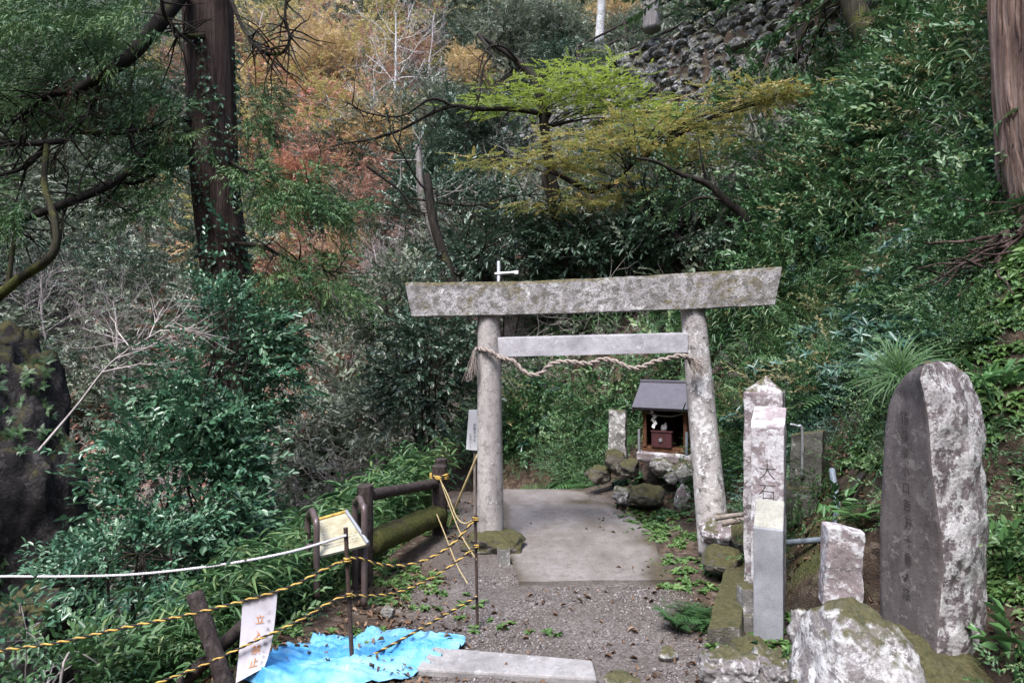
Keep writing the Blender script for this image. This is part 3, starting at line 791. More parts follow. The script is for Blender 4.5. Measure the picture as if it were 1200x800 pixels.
# local frame: x along the ridge, -y front
w2, d2, hw = .27, .30, .50
def loc(b): return b
MB().box((0, .02, .03), (.62, .62, .05)).build('base_board', M['wood'], sh, local=True, bevel=.004)
for sx, sy in ((-1, -1), (1, -1), (-1, 1), (1, 1)):
    MB().box((sx * w2, sy * d2 * .93, .29), (.048, .048, .47)).build('post', M['wood'], sh, local=True, bevel=.004)
MB().box((0, d2 * .93 + .03, .29), (.56, .014, .46)).build('rear_wall', M['wood_dark'], sh, local=True)
for sx in (-1, 1):
    b = MB().box((sx * (w2 + .026), .0, .27), (.014, .54, .42))
    b.add([(sx * (w2 + .02), -.36, .487), (sx * (w2 + .02), .36, .487), (sx * (w2 + .02), 0, .70), (sx * (w2 + .034), -.36, .487), (sx * (w2 + .034), .36, .487), (sx * (w2 + .034), 0, .70)], [(0, 1, 2), (3, 5, 4), (0, 3, 4, 1), (1, 4, 5, 2), (2, 5, 3, 0)])
    b.build('side_wall', M['wood'], sh, local=True)
MB().box((0, -d2 * .93, .475), (.66, .05, .05)).build('lintel', M['wood'], sh, local=True, bevel=.004)
# inner doors and altar shelf
MB().box((0, .12, .20), (.50, .22, .02)).box((0, .13, .12), (.48, .2, .14)).build('altar_shelf', M['wood_dark'], sh, local=True)
for k in (-.12, .0, .12): MB().box((k, .20, .34), (.018, .012, .26)).build('door_bar', M['wood'], sh, local=True)
rf = MB()
for s in (-1, 1):
    y0, z0, y1, z1 = s * .43, .468, 0, .732
    q = np.array([(-.40, y0, z0), (.40, y0, z0), (.40, y1, z1), (-.40, y1, z1)])
    up = np.array((0, s * .02, .028)); rf.add(np.concatenate([q, q + up]), [(0, 1, 2, 3), (4, 7, 6, 5), (0, 4, 5, 1), (1, 5, 6, 2), (2, 6, 7, 3), (3, 7, 4, 0)])
ro = rf.build('roof', M['roof'], sh, local=True)
MB().box((0, 0, .762), (.82, .09, .03)).build('ridge_cap', M['roof'], ro, local=True, bevel=.006)
for sx in (-1, 1):
    for s in (-1, 1):
        a = np.array((sx * .392, s * .42, .447)); b = np.array((sx * .392, s * .01, .70)); m_ = (a + b) / 2; L_ = np.linalg.norm(b - a)
        MB().box(m_, (.018, L_, .045), Matrix.Rotation(math.atan2(b[2] - a[2], b[1] - a[1]), 3, 'X')).build('barge_board', M['wood'], ro, local=True)
def sloc(x, y, z):
    c, s = math.cos(SR), math.sin(SR); x, y, z = x * SS[0], y * SS[1], z * SS[2]; return (SX + x * c - y * s, SY + x * s + y * c, SZ + z)
# things inside and around it
def at_shrine(name, mb, mat, x, y, z, label, catg, bevel=.003, group=None):
    o = mb.build(name, mat, None, local=True, bevel=bevel); o.location = sloc(x, y, z); o.rotation_euler = (0, 0, SR); o.scale = SS; return tag(o, label, catg, group)
ob = empty('offering_box', sloc(-.04, -.23, .055), 'dark red wooden offering box with round lock in the little shrine', 'box', rz=SR); ob.scale = SS
MB().box((0, 0, .085), (.27, .17, .165)).build('body', M['redbox'], ob, local=True, bevel=.005)
MB().tube([(-.01, -.085, .085), (-.01, -.10, .085)], .022, 14).build('lock', M['steel'], ob, local=True)
MB().box((0, 0, .174), (.29, .19, .012)).build('lid', M['redbox'], ob, local=True, bevel=.003)
for k, (x, lab) in enumerate(((-.10, 'white paper streamer in zigzag folds hanging at the shrine front'),)):
    mb = MB(); z = .43
    for j in range(5):
        o_ = (-.03, .012, -.012, .018, -.006)[j] - .06
        mb.box((o_, -.31 - .006 * (j % 2), z - j * .036), (.042, .003, .044), Matrix.Rotation(.45 * (-1) ** j, 3, 'Y'))
    at_shrine('paper_streamer', mb, M['white'], -.08, 0, 0, lab, 'streamer', 0)
mb = MB(); V, Fq = rock_np((0, 0, .03), (.035, .025, .035), 3, seed=3, cuts=0); mb.add(V, Fq); V, Fq = rock_np((.035, .0, .045), (.02, .02, .045), 3, seed=4, cuts=0); mb.add(V, Fq)
at_shrine('white_figurine', mb, M['white'], -.04, -.22, .235, 'small white porcelain figurine on the lid of the offering box', 'figurine', 0)
for k, (x, lab) in enumerate(((-.33, 'thin pale stake beside the shrine, left front corner'), (.30, 'pale blue-grey stake at the shrine corner facing the leaning pillar'))):
    at_shrine('corner_stake', MB().box((0, 0, .13), (.03, .03, .27)), M['steel'] if k == 0 else M['blue_grey'], x, -.35, -.02, lab, 'stake')
mb = MB(); rope_mb(mb, spline([(-.25, -.33, .44), (-.1, -.34, .41), (.1, -.34, .405), (.25, -.33, .44)], 8), .008, strands=2, mats=(0, 0)); 
at_shrine('straw_cord', mb, M['straw'], 0, 0, 0, 'thin straw cord strung across the shrine front', 'rope', 0)
post('stone_slab', (1.72, 7.40, .475), .60, .58, .10, M['lichen_post'], 'pale flat base slab under the wooden shrine', 'stone', rz=SR, amp=.012, seed=9)
post('standing_stone', (P(724, 530, 7.6)[0], 7.6, .40), .20, .14, .62, M['dark_stone_l'] if 'dark_stone_l' in M else M['mid_stone'], 'grey standing stone with white lichen spots beside the wooden shrine', 'standing stone', rz=-.3, top='broken', topv=.06, taper=.12, amp=.014, seed=14)
mound = [(779, 546, 7.05, .14, .11, 'mid_stone', 'pale fissured stone directly under the shrine base slab'), (738, 548, 7.2, .13, .10, 'mossrock', 'rounded mossy stone below the standing stone'),
         (803, 552, 6.9, .13, .12, 'mid_stone', 'pale angular stone under the shrine slab, next to the leaning pillar'), (720, 540, 7.4, .12, .15, 'mossrock', 'brown mossy boulder at the foot of the standing stone'),
         (800, 583, 6.75, .10, .13, 'lichen_stone', 'upright white stone low in the shrine mound'), (756, 582, 6.85, .18, .13, 'mossrock', 'broad olive moss covered stone in the middle of the shrine mound'),
         (702, 556, 7.5, .14, .10, 'mossrock', 'low mossy stone at the path end of the shrine mound'), (730, 580, 6.95, .12, .09, 'mid_stone', 'small grey stone at the foot of the shrine mound'), (786, 560, 6.9, .08, .06, 'mid_stone', 'fist-sized pale stone wedged in the shrine mound')]
for k, (x, y, d, rx, rz_, m_, lab) in enumerate(mound):
    c = P(x, y, d + .1); rock('rock', tuple(c), (rx, rx * .9, rz_), M[m_], lab, 'stone', 'stones of the shrine mound', seed=40 + k, amp=.3, cuts=9, sub=4)
# ================================================================== inscribed stones on the right
def px_post(name, px, wpx, ytop, ybot, d, mat, label, dd=None, catg='stone post', **k):
    a = P(px, ytop, d); b = P(px, ybot, d); w = wpx / F * d
    return post(name, (b[0], d + (dd or w) / 2, b[2]), w, dd or w, a[2] - b[2], mat, label, catg, **k), a, b
px_post('stone_post', 904, 43, 441, 735, 4.55, M['lichen_post_d'] if 'lichen_post_d' in M else M['lichen_stone'], 'tall stone post with pyramid tip, hindmost of the three posts in a row', top='point', topv=.11, amp=.007, seed=21, nz=26, rz=-.45)
mp = empty('stone_post', (P(906, 760, 4.25)[0], 4.35, -.02), 'white lichened stone post with carved characters between the pointed post and the granite post', 'stone post')
a = P(906, 487, 4.25); w = 37 / F * 4.25
V, Fq = post_np((a[0] + .01, 4.25 + w / 2, -.02), w, w, a[2] + .06, -.45, 'slant', .11, .005, 8, seed=23, nz=24); MB().add(V, Fq).build('shaft', M['lichen_post'], mp)
gp = empty('granite_post', (P(907, 752, 3.95)[0], 3.95, .0), 'new speckled grey granite post with sloping top, foremost of the three posts', 'stone post')
w = 33 / F * 3.95; z1 = P(0, 620, 3.95)[2]; z0 = P(0, 751, 3.95)[2]; zb = P(0, 586, 4.12)[2]; xl, xr = P(891, 0, 3.95)[0], P(924, 0, 3.95)[0]
V, Fq = post_np(((xl + xr) / 2, 4.03, z0), w, .17, z1 - z0, 0, 'flat', 0, .0015, 12, seed=4, nz=14)
V = V.copy(); k_ = (V[:, 2] - z0) / (z1 - z0); V[:, 2] += np.clip((V[:, 1] - 3.945) / .17, 0, 1) * (zb - z1) * np.clip(k_ * 2 - 1, 0, 1)
V[:, 0] -= (V[:, 1] - 3.95) * .16
GC, GA = np.array(((xl + xr) / 2 + .008, 4.03, 0)), -.42
def grot(Q): Q = np.asarray(Q) - GC; c_, s_ = math.cos(GA), math.sin(GA); return np.stack([Q[:, 0] * c_ - Q[:, 1] * s_, Q[:, 0] * s_ + Q[:, 1] * c_, Q[:, 2]], 1) + GC
V[:, 0] += (V[:, 1] - 3.95) * .16
MB().add(grot(V), Fq).build('shaft', M['granite'], gp)
cap = np.array([(xl + .003, 3.952, z1 + .004), (xr - .003, 3.952, z1 + .004), (xr - .003, 4.112, zb + .003), (xl + .003, 4.112, zb + .003)]); cap = grot(cap)
MB().hexa(np.concatenate([cap - (0, 0, .012), cap + (0, 0, .003)])).build('sloping_top', M['granite_top'], gp, bevel=.002)
px_post('monument_stone', 951, 34, 512, 578, 4.9, M['dark_stone'], 'dark leaning monument stone set on its pedestal beside the grey pipes', dd=.16, catg='monument', rz=-.55, top='slantx', topv=-.05, amp=.008, seed=31, lean=(.03, 0))
px_post('pedestal_stone', 945, 40, 573, 616, 4.85, M['dark_stone'], 'square mossy pedestal below the dark leaning monument', dd=.26, catg='pedestal', rz=-.35, amp=.012, seed=32)
px_post('broken_post', 991, 42, 617, 712, 3.62, M['lichen_post'], 'short broken stone post with pink-grey face between pipe and boulder', dd=.15, rz=-.25, top='broken', topv=.05, amp=.010, seed=33, lean=(.06, 0))
# stele: flat carved face turned to the path, rough pale body beside it
st_ = empty('inscribed_stele', (1.95, 3.2, .3), 'tall boulder stele, dark flat carved face on one side and pale lichen on the other', 'stele')
ys = [425, 432, 442, 458, 480, 510, 550, 590, 620, 650, 690, 730, 775]
Lp = [1081, 1070, 1060, 1049, 1041, 1037, 1035, 1033, 1032, 1031, 1031, 1031, 1031]
Sp = [1085, 1080, 1078, 1082, 1086, 1090, 1093, 1099, 1104, 1106, 1103, 1099, 1096]
Rp = [1112, 1128, 1137, 1144, 1149, 1153, 1155, 1157, 1157, 1156, 1154, 1153, 1154]
NR = 60; yy = np.linspace(425, 775, NR); V, Fs, fm = [], [], []
nL, nF_, nB = 14, 26, 16; m = nL + nF_ + nB
for i, y in enumerate(yy):
    z = 1.75 - (y - 400) / F * 3.12
    k = min(1, (i / 7) ** .6)
    a = np.array(((np.interp(y, ys, Lp) - 600) / F * 3.36, 3.06 + .30 * k)); a[1] = 3.04 + .32 * k; a[0] = (np.interp(y, ys, Lp) - 600) / F * a[1]
    b = np.array(((np.interp(y, ys, Sp) - 600) / F * 3.02, 3.02)); c = np.array(((np.interp(y, ys, Rp) - 600) / F * 3.2, 3.2)); d = np.array((a[0] * .4 + c[0] * .6, 3.2 + .3 * k))
    ring = [a + (b - a) * t for t in np.linspace(0, 1, nL, endpoint=False)]
    ctl = b + (c - b) * .5 + np.array((.012, -.075)) * k
    ring += [(1 - t) ** 2 * b + 2 * t * (1 - t) * ctl + t * t * c for t in np.linspace(0, 1, nF_, endpoint=False)]
    ring += [(1 - t) ** 2 * c + 2 * t * (1 - t) * (d * 1.0 + (.05, .1)) + t * t * a for t in np.linspace(0, 1, nB, endpoint=False)]
    for j, p in enumerate(ring):
        p = np.array((p[0], p[1], z)); q = Vector(p)
        wgt = .15 if j <= nL else min(1, (j - nL) / 3)
        p = p + np.array(mn.noise_vector(q * 6)) * .022 * wgt + np.array(mn.noise_vector(q * 19)) * .009 * wgt
        if j > nL: p[0] += .012 * mn.noise(q * 3.1) * min(1, (j - nL) / 6)
        V.append(p)
mbs = MB()
for i in range(NR - 1):
    for j in range(m): Fs.append((i * m + j, i * m + (j + 1) % m, (i + 1) * m + (j + 1) % m, (i + 1) * m + j)); fm.append(1 if j < nL else 0)
mbs.add(V, [tuple(reversed(f)) for f in Fs]); mbs.m = fm
mbs.add([V[j] for j in range(m)], [tuple(range(m))], 0)
so = mbs.build('stone_body', [M['stele'], M['stele_face']], st_, smooth=True)
# foreground boulders and kerb stones, right
def rk(px, py, d, rx, ry, rz_, m_, lab, seed, rot=0, catg='boulder', **k):
    c = P(px, py, d); return rock('boulder' if rx > .2 else 'stone', tuple(c), (rx, ry, rz_), M[m_], lab, catg, seed=seed, rot=rot, **k)
rk(1005, 815, 3.02, .27, .30, .40, 'rock', 'big white lichened boulder in front of the stele and broken post', 61, .4, sub=6, amp=.13, cuts=5, freq=1.0)
rk(1075, 805, 3.02, .30, .30, .24, 'mossrock', 'brown moss covered boulder carrying the stele', 62, .2, sub=5, amp=.22)
rk(858, 785, 3.3, .15, .12, .11, 'rock', 'pale rounded stone in the bottom row before the granite post', 63, sub=5, amp=.28)
rk(905, 790, 3.25, .13, .12, .13, 'rock', 'jagged white stone in the bottom row below the granite post', 64, sub=5, amp=.4, cuts=12)
rk(936, 735, 3.5, .055, .06, .09, 'rock', 'small pointed white stone beside the granite post foot', 65, catg='stone', amp=.3)
rk(883, 765, 3.6, .11, .12, .07, 'mossrock', 'low mossy stone behind the bottom row of pale stones', 66, catg='stone')
rk(950, 805, 3.1, .12, .1, .08, 'mossrock', 'small mossy stone under the big lichened boulder', 67, catg='stone')
rk(783, 765, 3.75, .06, .05, .035, 'mid_stone', 'loose grey cobble on the gravel by the low fern', 68, catg='stone')
rk(728, 795, 3.5, .12, .08, .03, 'mid_stone', 'flat grey stone flush with the gravel near the kerb slab end', 69, catg='stone')
rk(455, 716, 4.35, .05, .05, .045, 'mid_stone', 'angular pinkish stone lying in leaf litter under the ropes', 70, catg='stone', cuts=14)
# hollow stone trough by the leaning pillar, with sticks
rk(852, 622, 5.3, .20, .2, .13, 'lichen_stone', 'rounded pink-grey boulder at the foot of the leaning gate pillar', 71, sub=5, amp=.12, cuts=3)
rk(845, 655, 5.0, .15, .15, .10, 'mossrock', 'mossy stone under the rounded pillar boulder', 72)
rk(878, 628, 5.1, .14, .15, .15, 'mossrock', 'dark mossy stone between pillar boulder and pointed post', 73)
for k, (a, b, r, lab) in enumerate(((P(838, 607, 4.98), P(892, 601, 4.9), .019, 'upper of two bare sticks laid on the pillar boulder'), (P(846, 613, 4.9), P(892, 607, 4.85), .023, 'lower thicker stick laid on the pillar boulder'))):
    tag(MB().tube(spline([a, a * .5 + b * .5 + (0, 0, .006), b], 8), np.linspace(r, r * .8, 17), 9).build('stick', M['wood_pale'], None, origin=tuple((a + b) / 2), smooth=True), lab, 'stick')
# mossy kerb and stacked blocks
kc = MB(); A = np.array([P(852, 668, 5.0), P(880, 668, 5.0), P(868, 765, 3.85), P(830, 765, 3.85)]); A[:, 2] = .02
A2 = A.copy(); A2[:, 2] = (.13, .13, .12, .12)
V, Fq = post_np((0, 0, 0), 1, 1, 1, amp=.0, nz=6, nw=14)
def bil(q): return ((A[3] * (1 - q[0]) + A[2] * q[0]) * (1 - q[1]) + (A[0] * (1 - q[0]) + A[1] * q[0]) * q[1])
V2 = []
for p in V:
    q = bil((np.clip(p[0] + .5, 0, 1), np.clip(p[1] + .5, 0, 1))); q[2] = -.06 + p[2] * .20; q = q + np.array(mn.noise_vector(Vector(q) * 7)) * .018; V2.append(q)
tag(kc.add(V2, Fq).build('kerb_stone', M['mossrock'], None, origin=(1.3, 4.4, 0)), 'moss grown low kerb running back beside the ferns', 'kerb')
px_post('stone_block', 881, 20, 691, 722, 4.1, M['mid_stone'], 'upper small block stacked beside the granite post', dd=.12, catg='stone block', amp=.004, seed=35)
px_post('stone_block', 882, 21, 722, 756, 4.08, M['mid_stone'], 'lower small block stacked beside the granite post', dd=.13, catg='stone block', amp=.004, seed=36)
# concrete kerb slab at the bottom
A = np.array([P(487, 803, 3.52), P(700, 812, 3.42), P(694, 784, 3.62), P(508, 769, 3.78)]); A[:, 2] = -.05; B = A.copy(); B[:, 2] = .065
tag(MB().hexa(np.concatenate([A, B])).build('kerb_slab', M['kerb'], None, origin=(-.05, 3.6, 0), bevel=.012), 'long pale concrete kerb slab lying on the gravel beside the blue tarp', 'kerb')
# pipes and the tap
def pipe(name, pts, r, m_, lab, catg='pipe'): return tag(MB().tube(spline(pts, 10), r, 12).build(name, M[m_], None, origin=tuple(pts[0]), smooth=True), lab, catg)
pipe('water_pipe', [P(975, 550, 4.7), P(978, 570, 4.6), P(981, 590, 4.5), P(979, 615, 4.4), P(975, 640, 4.4)], .021, 'blue_grey', 'upright grey water pipe behind the broken stone post')
pipe('water_pipe', [P(905, 637, 4.62), P(940, 634, 4.5), P(975, 631, 4.4)], .020, 'blue_grey', 'level grey water pipe running between post row and broken post')
pipe('water_pipe', [P(1012, 555, 4.3), P(1000, 572, 4.3), P(990, 592, 4.35)], .020, 'rope_k', 'black hose sloping down the bank behind the stele')
pipe('standpipe', [P(926, 497, 4.9), P(934, 499, 4.9), P(940, 505, 4.9), P(940, 560, 4.9)], .010, 'steel', 'thin bent metal standpipe behind the pointed stone post')
# retaining wall of rough stones high on the bank
rw = MB(); rs = np.random.default_rng(3)
tdir = np.array((.60, -.80, 0)); ndir = np.array((.80, .60, 0)); p0 = np.array((.9, 8.7, 0)) + ndir * 7.18
for row in range(18):
    for k in range(112):
        s = -16.5 + k * .255 + rs.normal(0, .09)
        q = p0 - tdir * (-s) if False else p0 + tdir * s
        z = 6.75 + row * .155 + rs.normal(0, .07) + .05 * s * 0
        if s > 8.5 or rs.uniform() < .08: continue
        c = q + ndir * (row * .023 + rs.normal(0, .05)) + (0, 0, z)
        V, Fq = rock_np(c, (rs.uniform(.13, .28), rs.uniform(.14, .24), rs.uniform(.09, .18)), 2, .28, 1.5, int(rs.integers(1e6)), 6, rot=rs.uniform(0, 3))
        rw.add(V, Fq)
tag(rw.build('stone_retaining_wall', M['wallstone'], None, origin=(4.5, 14, 7), smooth=False), 'rough dry stone retaining wall high on the bank below the road railing', 'wall')
rl = empty('road_railing', tuple(p0 + ndir * .7 + (0, 0, 9.3)), 'thin metal railing along the road above the stone retaining wall', 'railing')
for k in range(8):
    s = -8.5 + k * 1.9; q = p0 + ndir * .5 + tdir * s; MB().tube([q + (0, 0, 9.1), q + (0, 0, 10.5)], .05, 8).build('post', M['log'], rl)
for z in (9.65, 10.05, 10.42): MB().tube([p0 + ndir * .5 + tdir * -8.5 + (0, 0, z), p0 + ndir * .5 + tdir * 4.8 + (0, 0, z)], .035, 8).build('rail', M['log'], rl)
# ================================================================== fence, ropes, board, sign, tarp (left foreground)
fe = empty('log_fence', (-.9, 5.5, 0), 'low fence of dark brown log-shaped rails and posts beside the path edge', 'fence')
def logpost(px, yt, yb, d, r, nm='post', par=fe):
    a, b = P(px, yt, d), P(px, yb, d); b[2] -= .15
    def wob(ang, s, i): return 1 + .02 * np.sin(ang * 7 + i) + .015 * np.sin(ang * 13 - i * .7)
    pts = np.stack([np.linspace(b[k], a[k], 16) for k in range(3)], 1); r_ = np.full(16, r); 
    pts = np.vstack([pts, pts[-1] + (0, 0, .008)]); r_ = np.append(r_, r * .86)
    return MB().tube(pts, r_, 24, wob=wob).build(nm, M['log'], par, smooth=False)
logpost(428, 569, 695, 4.95, .058); logpost(515, 546, 632, 6.2, .066)
logpost(517, 538, 600, 6.75, .06)
def rail(a, b, r, m_): return MB().tube(np.stack([np.linspace(a[k], b[k], 20) for k in range(3)], 1), r, 16, wob=lambda ang, s, i: 1 + .03 * np.sin(ang * 5 + i * .9) + .03 * np.sin(ang * 3 - i * 1.7)).build('rail', M[m_], fe, smooth=True)
rail(P(433, 580, 5.0), P(512, 566, 6.2), .043, 'log')
rail(P(432, 637, 4.95), P(514, 603, 6.2), .095, 'log_moss')
# crossed logs in the lower left corner
for k, (a, b, r, lab) in enumerate(((P(228, 695, 3.62), P(268, 812, 3.45), .042, 'upright leaning dark log post with cut top in front of the bamboo grass'), (P(200, 812, 3.75), P(288, 730, 3.72), .036, 'dark log lying slanted behind the leaning log post'))):
    pts = np.stack([np.linspace(b[j], a[j], 18) for j in range(3)], 1)
    tag(MB().tube(pts, r, 20, wob=lambda ang, s, i: 1 + .03 * np.sin(ang * 6 + i) + .02 * np.sin(ang * 11 - i)).build('log', M['log'], None, origin=tuple(b), smooth=True), lab, 'log')
# reinforcing-bar stakes
for k, (x, yt, xb, yb, d, r, lab) in enumerate(((405, 618, 414, 815, 3.62, .0115, 'rusty iron stake standing by the blue tarp, nearest the info board'), (557, 603, 560, 736, 4.2, .0085, 'thin rusty iron stake standing in the weeds by the gate pillar'))):
    a, b = P(x, yt, d), P(xb, yb, d); b[2] = gz(b[0], b[1]) - .1
    tag(MB().tube(np.stack([np.linspace(b[j], a[j], 30) for j in range(3)], 1), r, 10, wob=lambda ang, s, i: np.full_like(ang, 1 + .08 * (i % 2))).build('iron_stake', M['rust'], None, origin=tuple(b)), lab, 'stake')
# striped ropes
def rope(name, pts, r, mats, strands, lab, per=8, mi=(0, 1), knots=(), pitch=None):
    mb = MB(); rope_mb(mb, spline(pts, per), r, strands=strands, mats=mi, pitch=pitch)
    for q in knots:
        ang = np.linspace(0, 4 * np.pi, 30); rr = r * 1.9
        rope_mb(mb, np.array(q) + np.stack([np.cos(ang) * rr, np.sin(ang) * rr, np.linspace(-1.6, 1.6, 30) * r], 1), r * .9, strands=strands, mats=mi, pitch=pitch)
    return tag(mb.build(name, [M[q] for q in mats], None, origin=tuple(np.mean(pts, axis=0)), smooth=True), lab, 'rope')
YB = ('rope_y', 'rope_k')
s1 = lambda y: P(405 + (y - 618) / 197 * 9, y, 3.6); s2_ = lambda y: P(557 + (y - 603) / 133 * 3, y, 4.19)
rope('barrier_rope', [P(-60, 775, 3.3), P(0, 762, 3.32), P(70, 752, 3.36), P(140, 736, 3.4), P(210, 722, 3.44), P(280, 705, 3.48), P(340, 687, 3.53), P(375, 669, 3.57), s1(655), P(420, 654, 3.64), P(445, 661, 3.78), P(475, 662, 3.9), P(505, 653, 4.0), P(530, 637, 4.1), s2_(608)], .0088, YB, 2, 'topmost yellow and black rope, holding the white notice board', knots=(s1(656), s2_(608)), pitch=.075)
rope('barrier_rope', [P(120, 830, 3.3), P(180, 802, 3.36), P(240, 778, 3.4), P(300, 750, 3.46), P(350, 727, 3.52), P(385, 706, 3.56), s1(697), P(430, 698, 3.68), P(465, 694, 3.84), P(495, 682, 3.98), P(525, 665, 4.08), s2_(640)], .0078, YB, 2, 'middle yellow and black rope crossing the leaf litter', knots=(s1(697), s2_(640)), pitch=.07)
rope('barrier_rope', [P(310, 838, 3.4), P(360, 810, 3.5), s1(780), P(450, 760, 3.76), P(490, 738, 3.9), P(525, 718, 4.05), s2_(699)], .0085, YB, 3, 'lowest dark rope stretched over the blue tarp', knots=(s1(780),), pitch=.06, mi=(1, 1, 0))
rope('tie_rope', [P(516, 562, 6.12), P(525, 580, 5.7), P(535, 605, 5.2), P(545, 613, 4.7), s2_(607)], .0055, ('rope_o',), 2, 'slack pale yellow rope from fence post to stake top', mi=(0, 0), knots=(P(515, 560, 6.15),))
rope('tie_rope', [P(517, 565, 6.1), P(526, 590, 5.6), P(540, 625, 4.9), s2_(655)], .005, ('rope_o',), 2, 'straight pale rope from fence post down to the middle of the stake', mi=(0, 0))
rope('tie_rope', [P(509, 595, 6.1), P(520, 622, 5.6), P(535, 660, 5.0), P(548, 683, 4.6)], .0055, ('rope_o',), 2, 'thin pale cord from fence post base to the ground', mi=(0, 0))
mb = MB(); q0 = P(515, 559, 6.2)
for j in range(3):
    ang = np.linspace(0, 2 * np.pi, 24); rope_mb(mb, q0 + np.stack([np.cos(ang) * .078, np.sin(ang) * .078, .012 * j + .006 * np.sin(ang * 2 + j)], 1), .012, strands=3)
tag(mb.build('rope_coil', [M['rope_y'], M['rope_k']], None, origin=tuple(q0), smooth=True), 'yellow rope coil wound round the fence post head', 'rope')
rope('white_rope', [P(-60, 676, 4.2), P(0, 675, 4.15), P(80, 675, 4.08), P(150, 673, 4.0), P(215, 667, 3.92), P(280, 658, 3.84), P(345, 645, 3.76), s1(627)], .0075, ('rope_w',), 3, 'taut white rope crossing the ravine edge at left', mi=(0, 0, 0))

# ------------------------------------------------ writing helper
def text_mesh(s, size, org_, ux, uy, thick=.0006, vertical=True, step=1.12, squash=1.0, thin=0.0):
    """characters as flat mesh in the plane ux (right), uy (up); vertical column downward from org_"""
    V, Fs, o = [], [], 0; ux, uy = norm(ux), norm(uy); nz_ = np.cross(ux, uy)
    for k, ch in enumerate(s if vertical else [s]):
        if ch == ' ': continue
        cu = bpy.data.curves.new('glyph', 'FONT'); cu.body = ch; cu.size = size; cu.resolution_u = 3; cu.offset = thin; cu.align_x = 'CENTER'
        ob_ = bpy.data.objects.new('glyph', cu); COL.objects.link(ob_)
        dg = bpy.context.evaluated_depsgraph_get(); dg.update()
        me = ob_.evaluated_get(dg).to_mesh()
        vv = np.array([v.co[:] for v in me.vertices]); ff = [list(p.vertices) for p in me.polygons]
        ob_.evaluated_get(dg).to_mesh_clear(); bpy.data.objects.remove(ob_); bpy.data.curves.remove(cu)
        if not len(vv): continue
        q = np.array(org_) + vv[:, :1] * ux * squash + (vv[:, 1:2] - (k * size * step if vertical else 0)) * uy + nz_ * thick
        V.append(q); Fs += [[a + o for a in f] for f in ff]; o += len(vv)
    return MB().add(np.concatenate(V), Fs)

# hanging notice board on the rope
A = np.array([P(284, 705, 3.49), P(325, 693, 3.52), P(319, 748, 3.50), P(309, 782, 3.46), P(276, 800, 3.42), P(281, 752, 3.47)])
hb = empty('notice_board', tuple(A[0]), 'weathered white notice board with faded orange writing hung on the rope', 'sign')
def bilin(u, v):
    top = A[0] + (A[1] - A[0]) * u; mid = A[5] + (A[2] - A[5]) * u; bot = A[4] + (A[3] - A[4]) * u
    return (1 - v) * (1 - 2 * v) * top + 4 * v * (1 - v) * mid + v * (2 * v - 1) * bot
nb = 14; V = [bilin(a / nb, b / nb) for b in range(nb + 1) for a in range(nb + 1)]; nrm = norm(np.cross(A[1] - A[0], A[5] - A[0]))
if nrm[1] < 0: nrm = -nrm
k = (nb + 1) ** 2; V += [p + nrm * .004 for p in V]
Fs = [(b * (nb + 1) + a, b * (nb + 1) + a + 1, (b + 1) * (nb + 1) + a + 1, (b + 1) * (nb + 1) + a) for a in range(nb) for b in range(nb)]
Fs += [tuple(q + k for q in f[::-1]) for f in Fs]
ring = [a for a in range(nb)] + [a * (nb + 1) + nb for a in range(nb)] + [nb * (nb + 1) + nb - a for a in range(nb)] + [(nb - a) * (nb + 1) for a in range(nb)]
Fs += [(ring[j], ring[j] + k, ring[(j + 1) % len(ring)] + k, ring[(j + 1) % len(ring)]) for j in range(len(ring))]
MB().add(V, Fs).build('board', M['board'], hb)
def col_text(s, u, v0, v1, size, mat, nm):
    for j, ch in enumerate(s):
        v = v0 + (v1 - v0) * j / max(1, len(s) - 1); p = bilin(u, v); ux = bilin(min(u + .1, 1), v) - bilin(u - .1, v); uy = bilin(u, max(v - .05, 0)) - bilin(u, min(v + .05, 1))
        text_mesh(ch, size, p - norm(uy) * size * .4 - nrm * .004, ux, uy, 0).build(nm, M[mat], hb)
col_text('立入禁止', .55, .24, .80, .048, 'ink_orange', 'character')
col_text('この先危険につき', .82, .18, .84, .02, 'ink_grey', 'character')

# white board behind the left pillar on a slanted stick
wb = empty('white_sign', tuple(P(554, 525, 6.6)), 'narrow white sign with two columns of small characters half behind the pillar', 'sign')
c = np.array([P(546, 526.5, 6.6), P(562.5, 528, 6.6), P(564, 480, 6.6), P(549.5, 480, 6.6)])
MB().hexa(np.concatenate([c, c + (0, .012, 0)])).build('board', M['sign_white'], wb)
MB().tube([P(556, 500, 6.64), P(557, 640, 6.64)], .014, 8).build('stake', M['wood_pale'], wb)
ux = c[1] - c[0]; uy = c[3] - c[0]
for k, ch in enumerate('永客すマを'): text_mesh(ch, .034, P(556, 499 + k * 4.6, 6.595), ux, uy, .002).build('character', M['ink_grey'], wb)
for k, ch in enumerate('お賽銭はこち'): text_mesh(ch, .022, P(551.2, 510 + k * 2.9, 6.595), ux, uy, .002).build('character', M['ink_grey'], wb)
tag(MB().tube(spline([P(560, 532, 6.3), P(548, 560, 6.35), P(533, 596, 6.45), P(524, 625, 6.5)], 6), .012, 7).build('bamboo_cane', M['rope_o'], None, origin=tuple(P(524, 625, 6.5)), smooth=True), 'thin yellow cane leaning between fence post and gate pillar', 'cane')

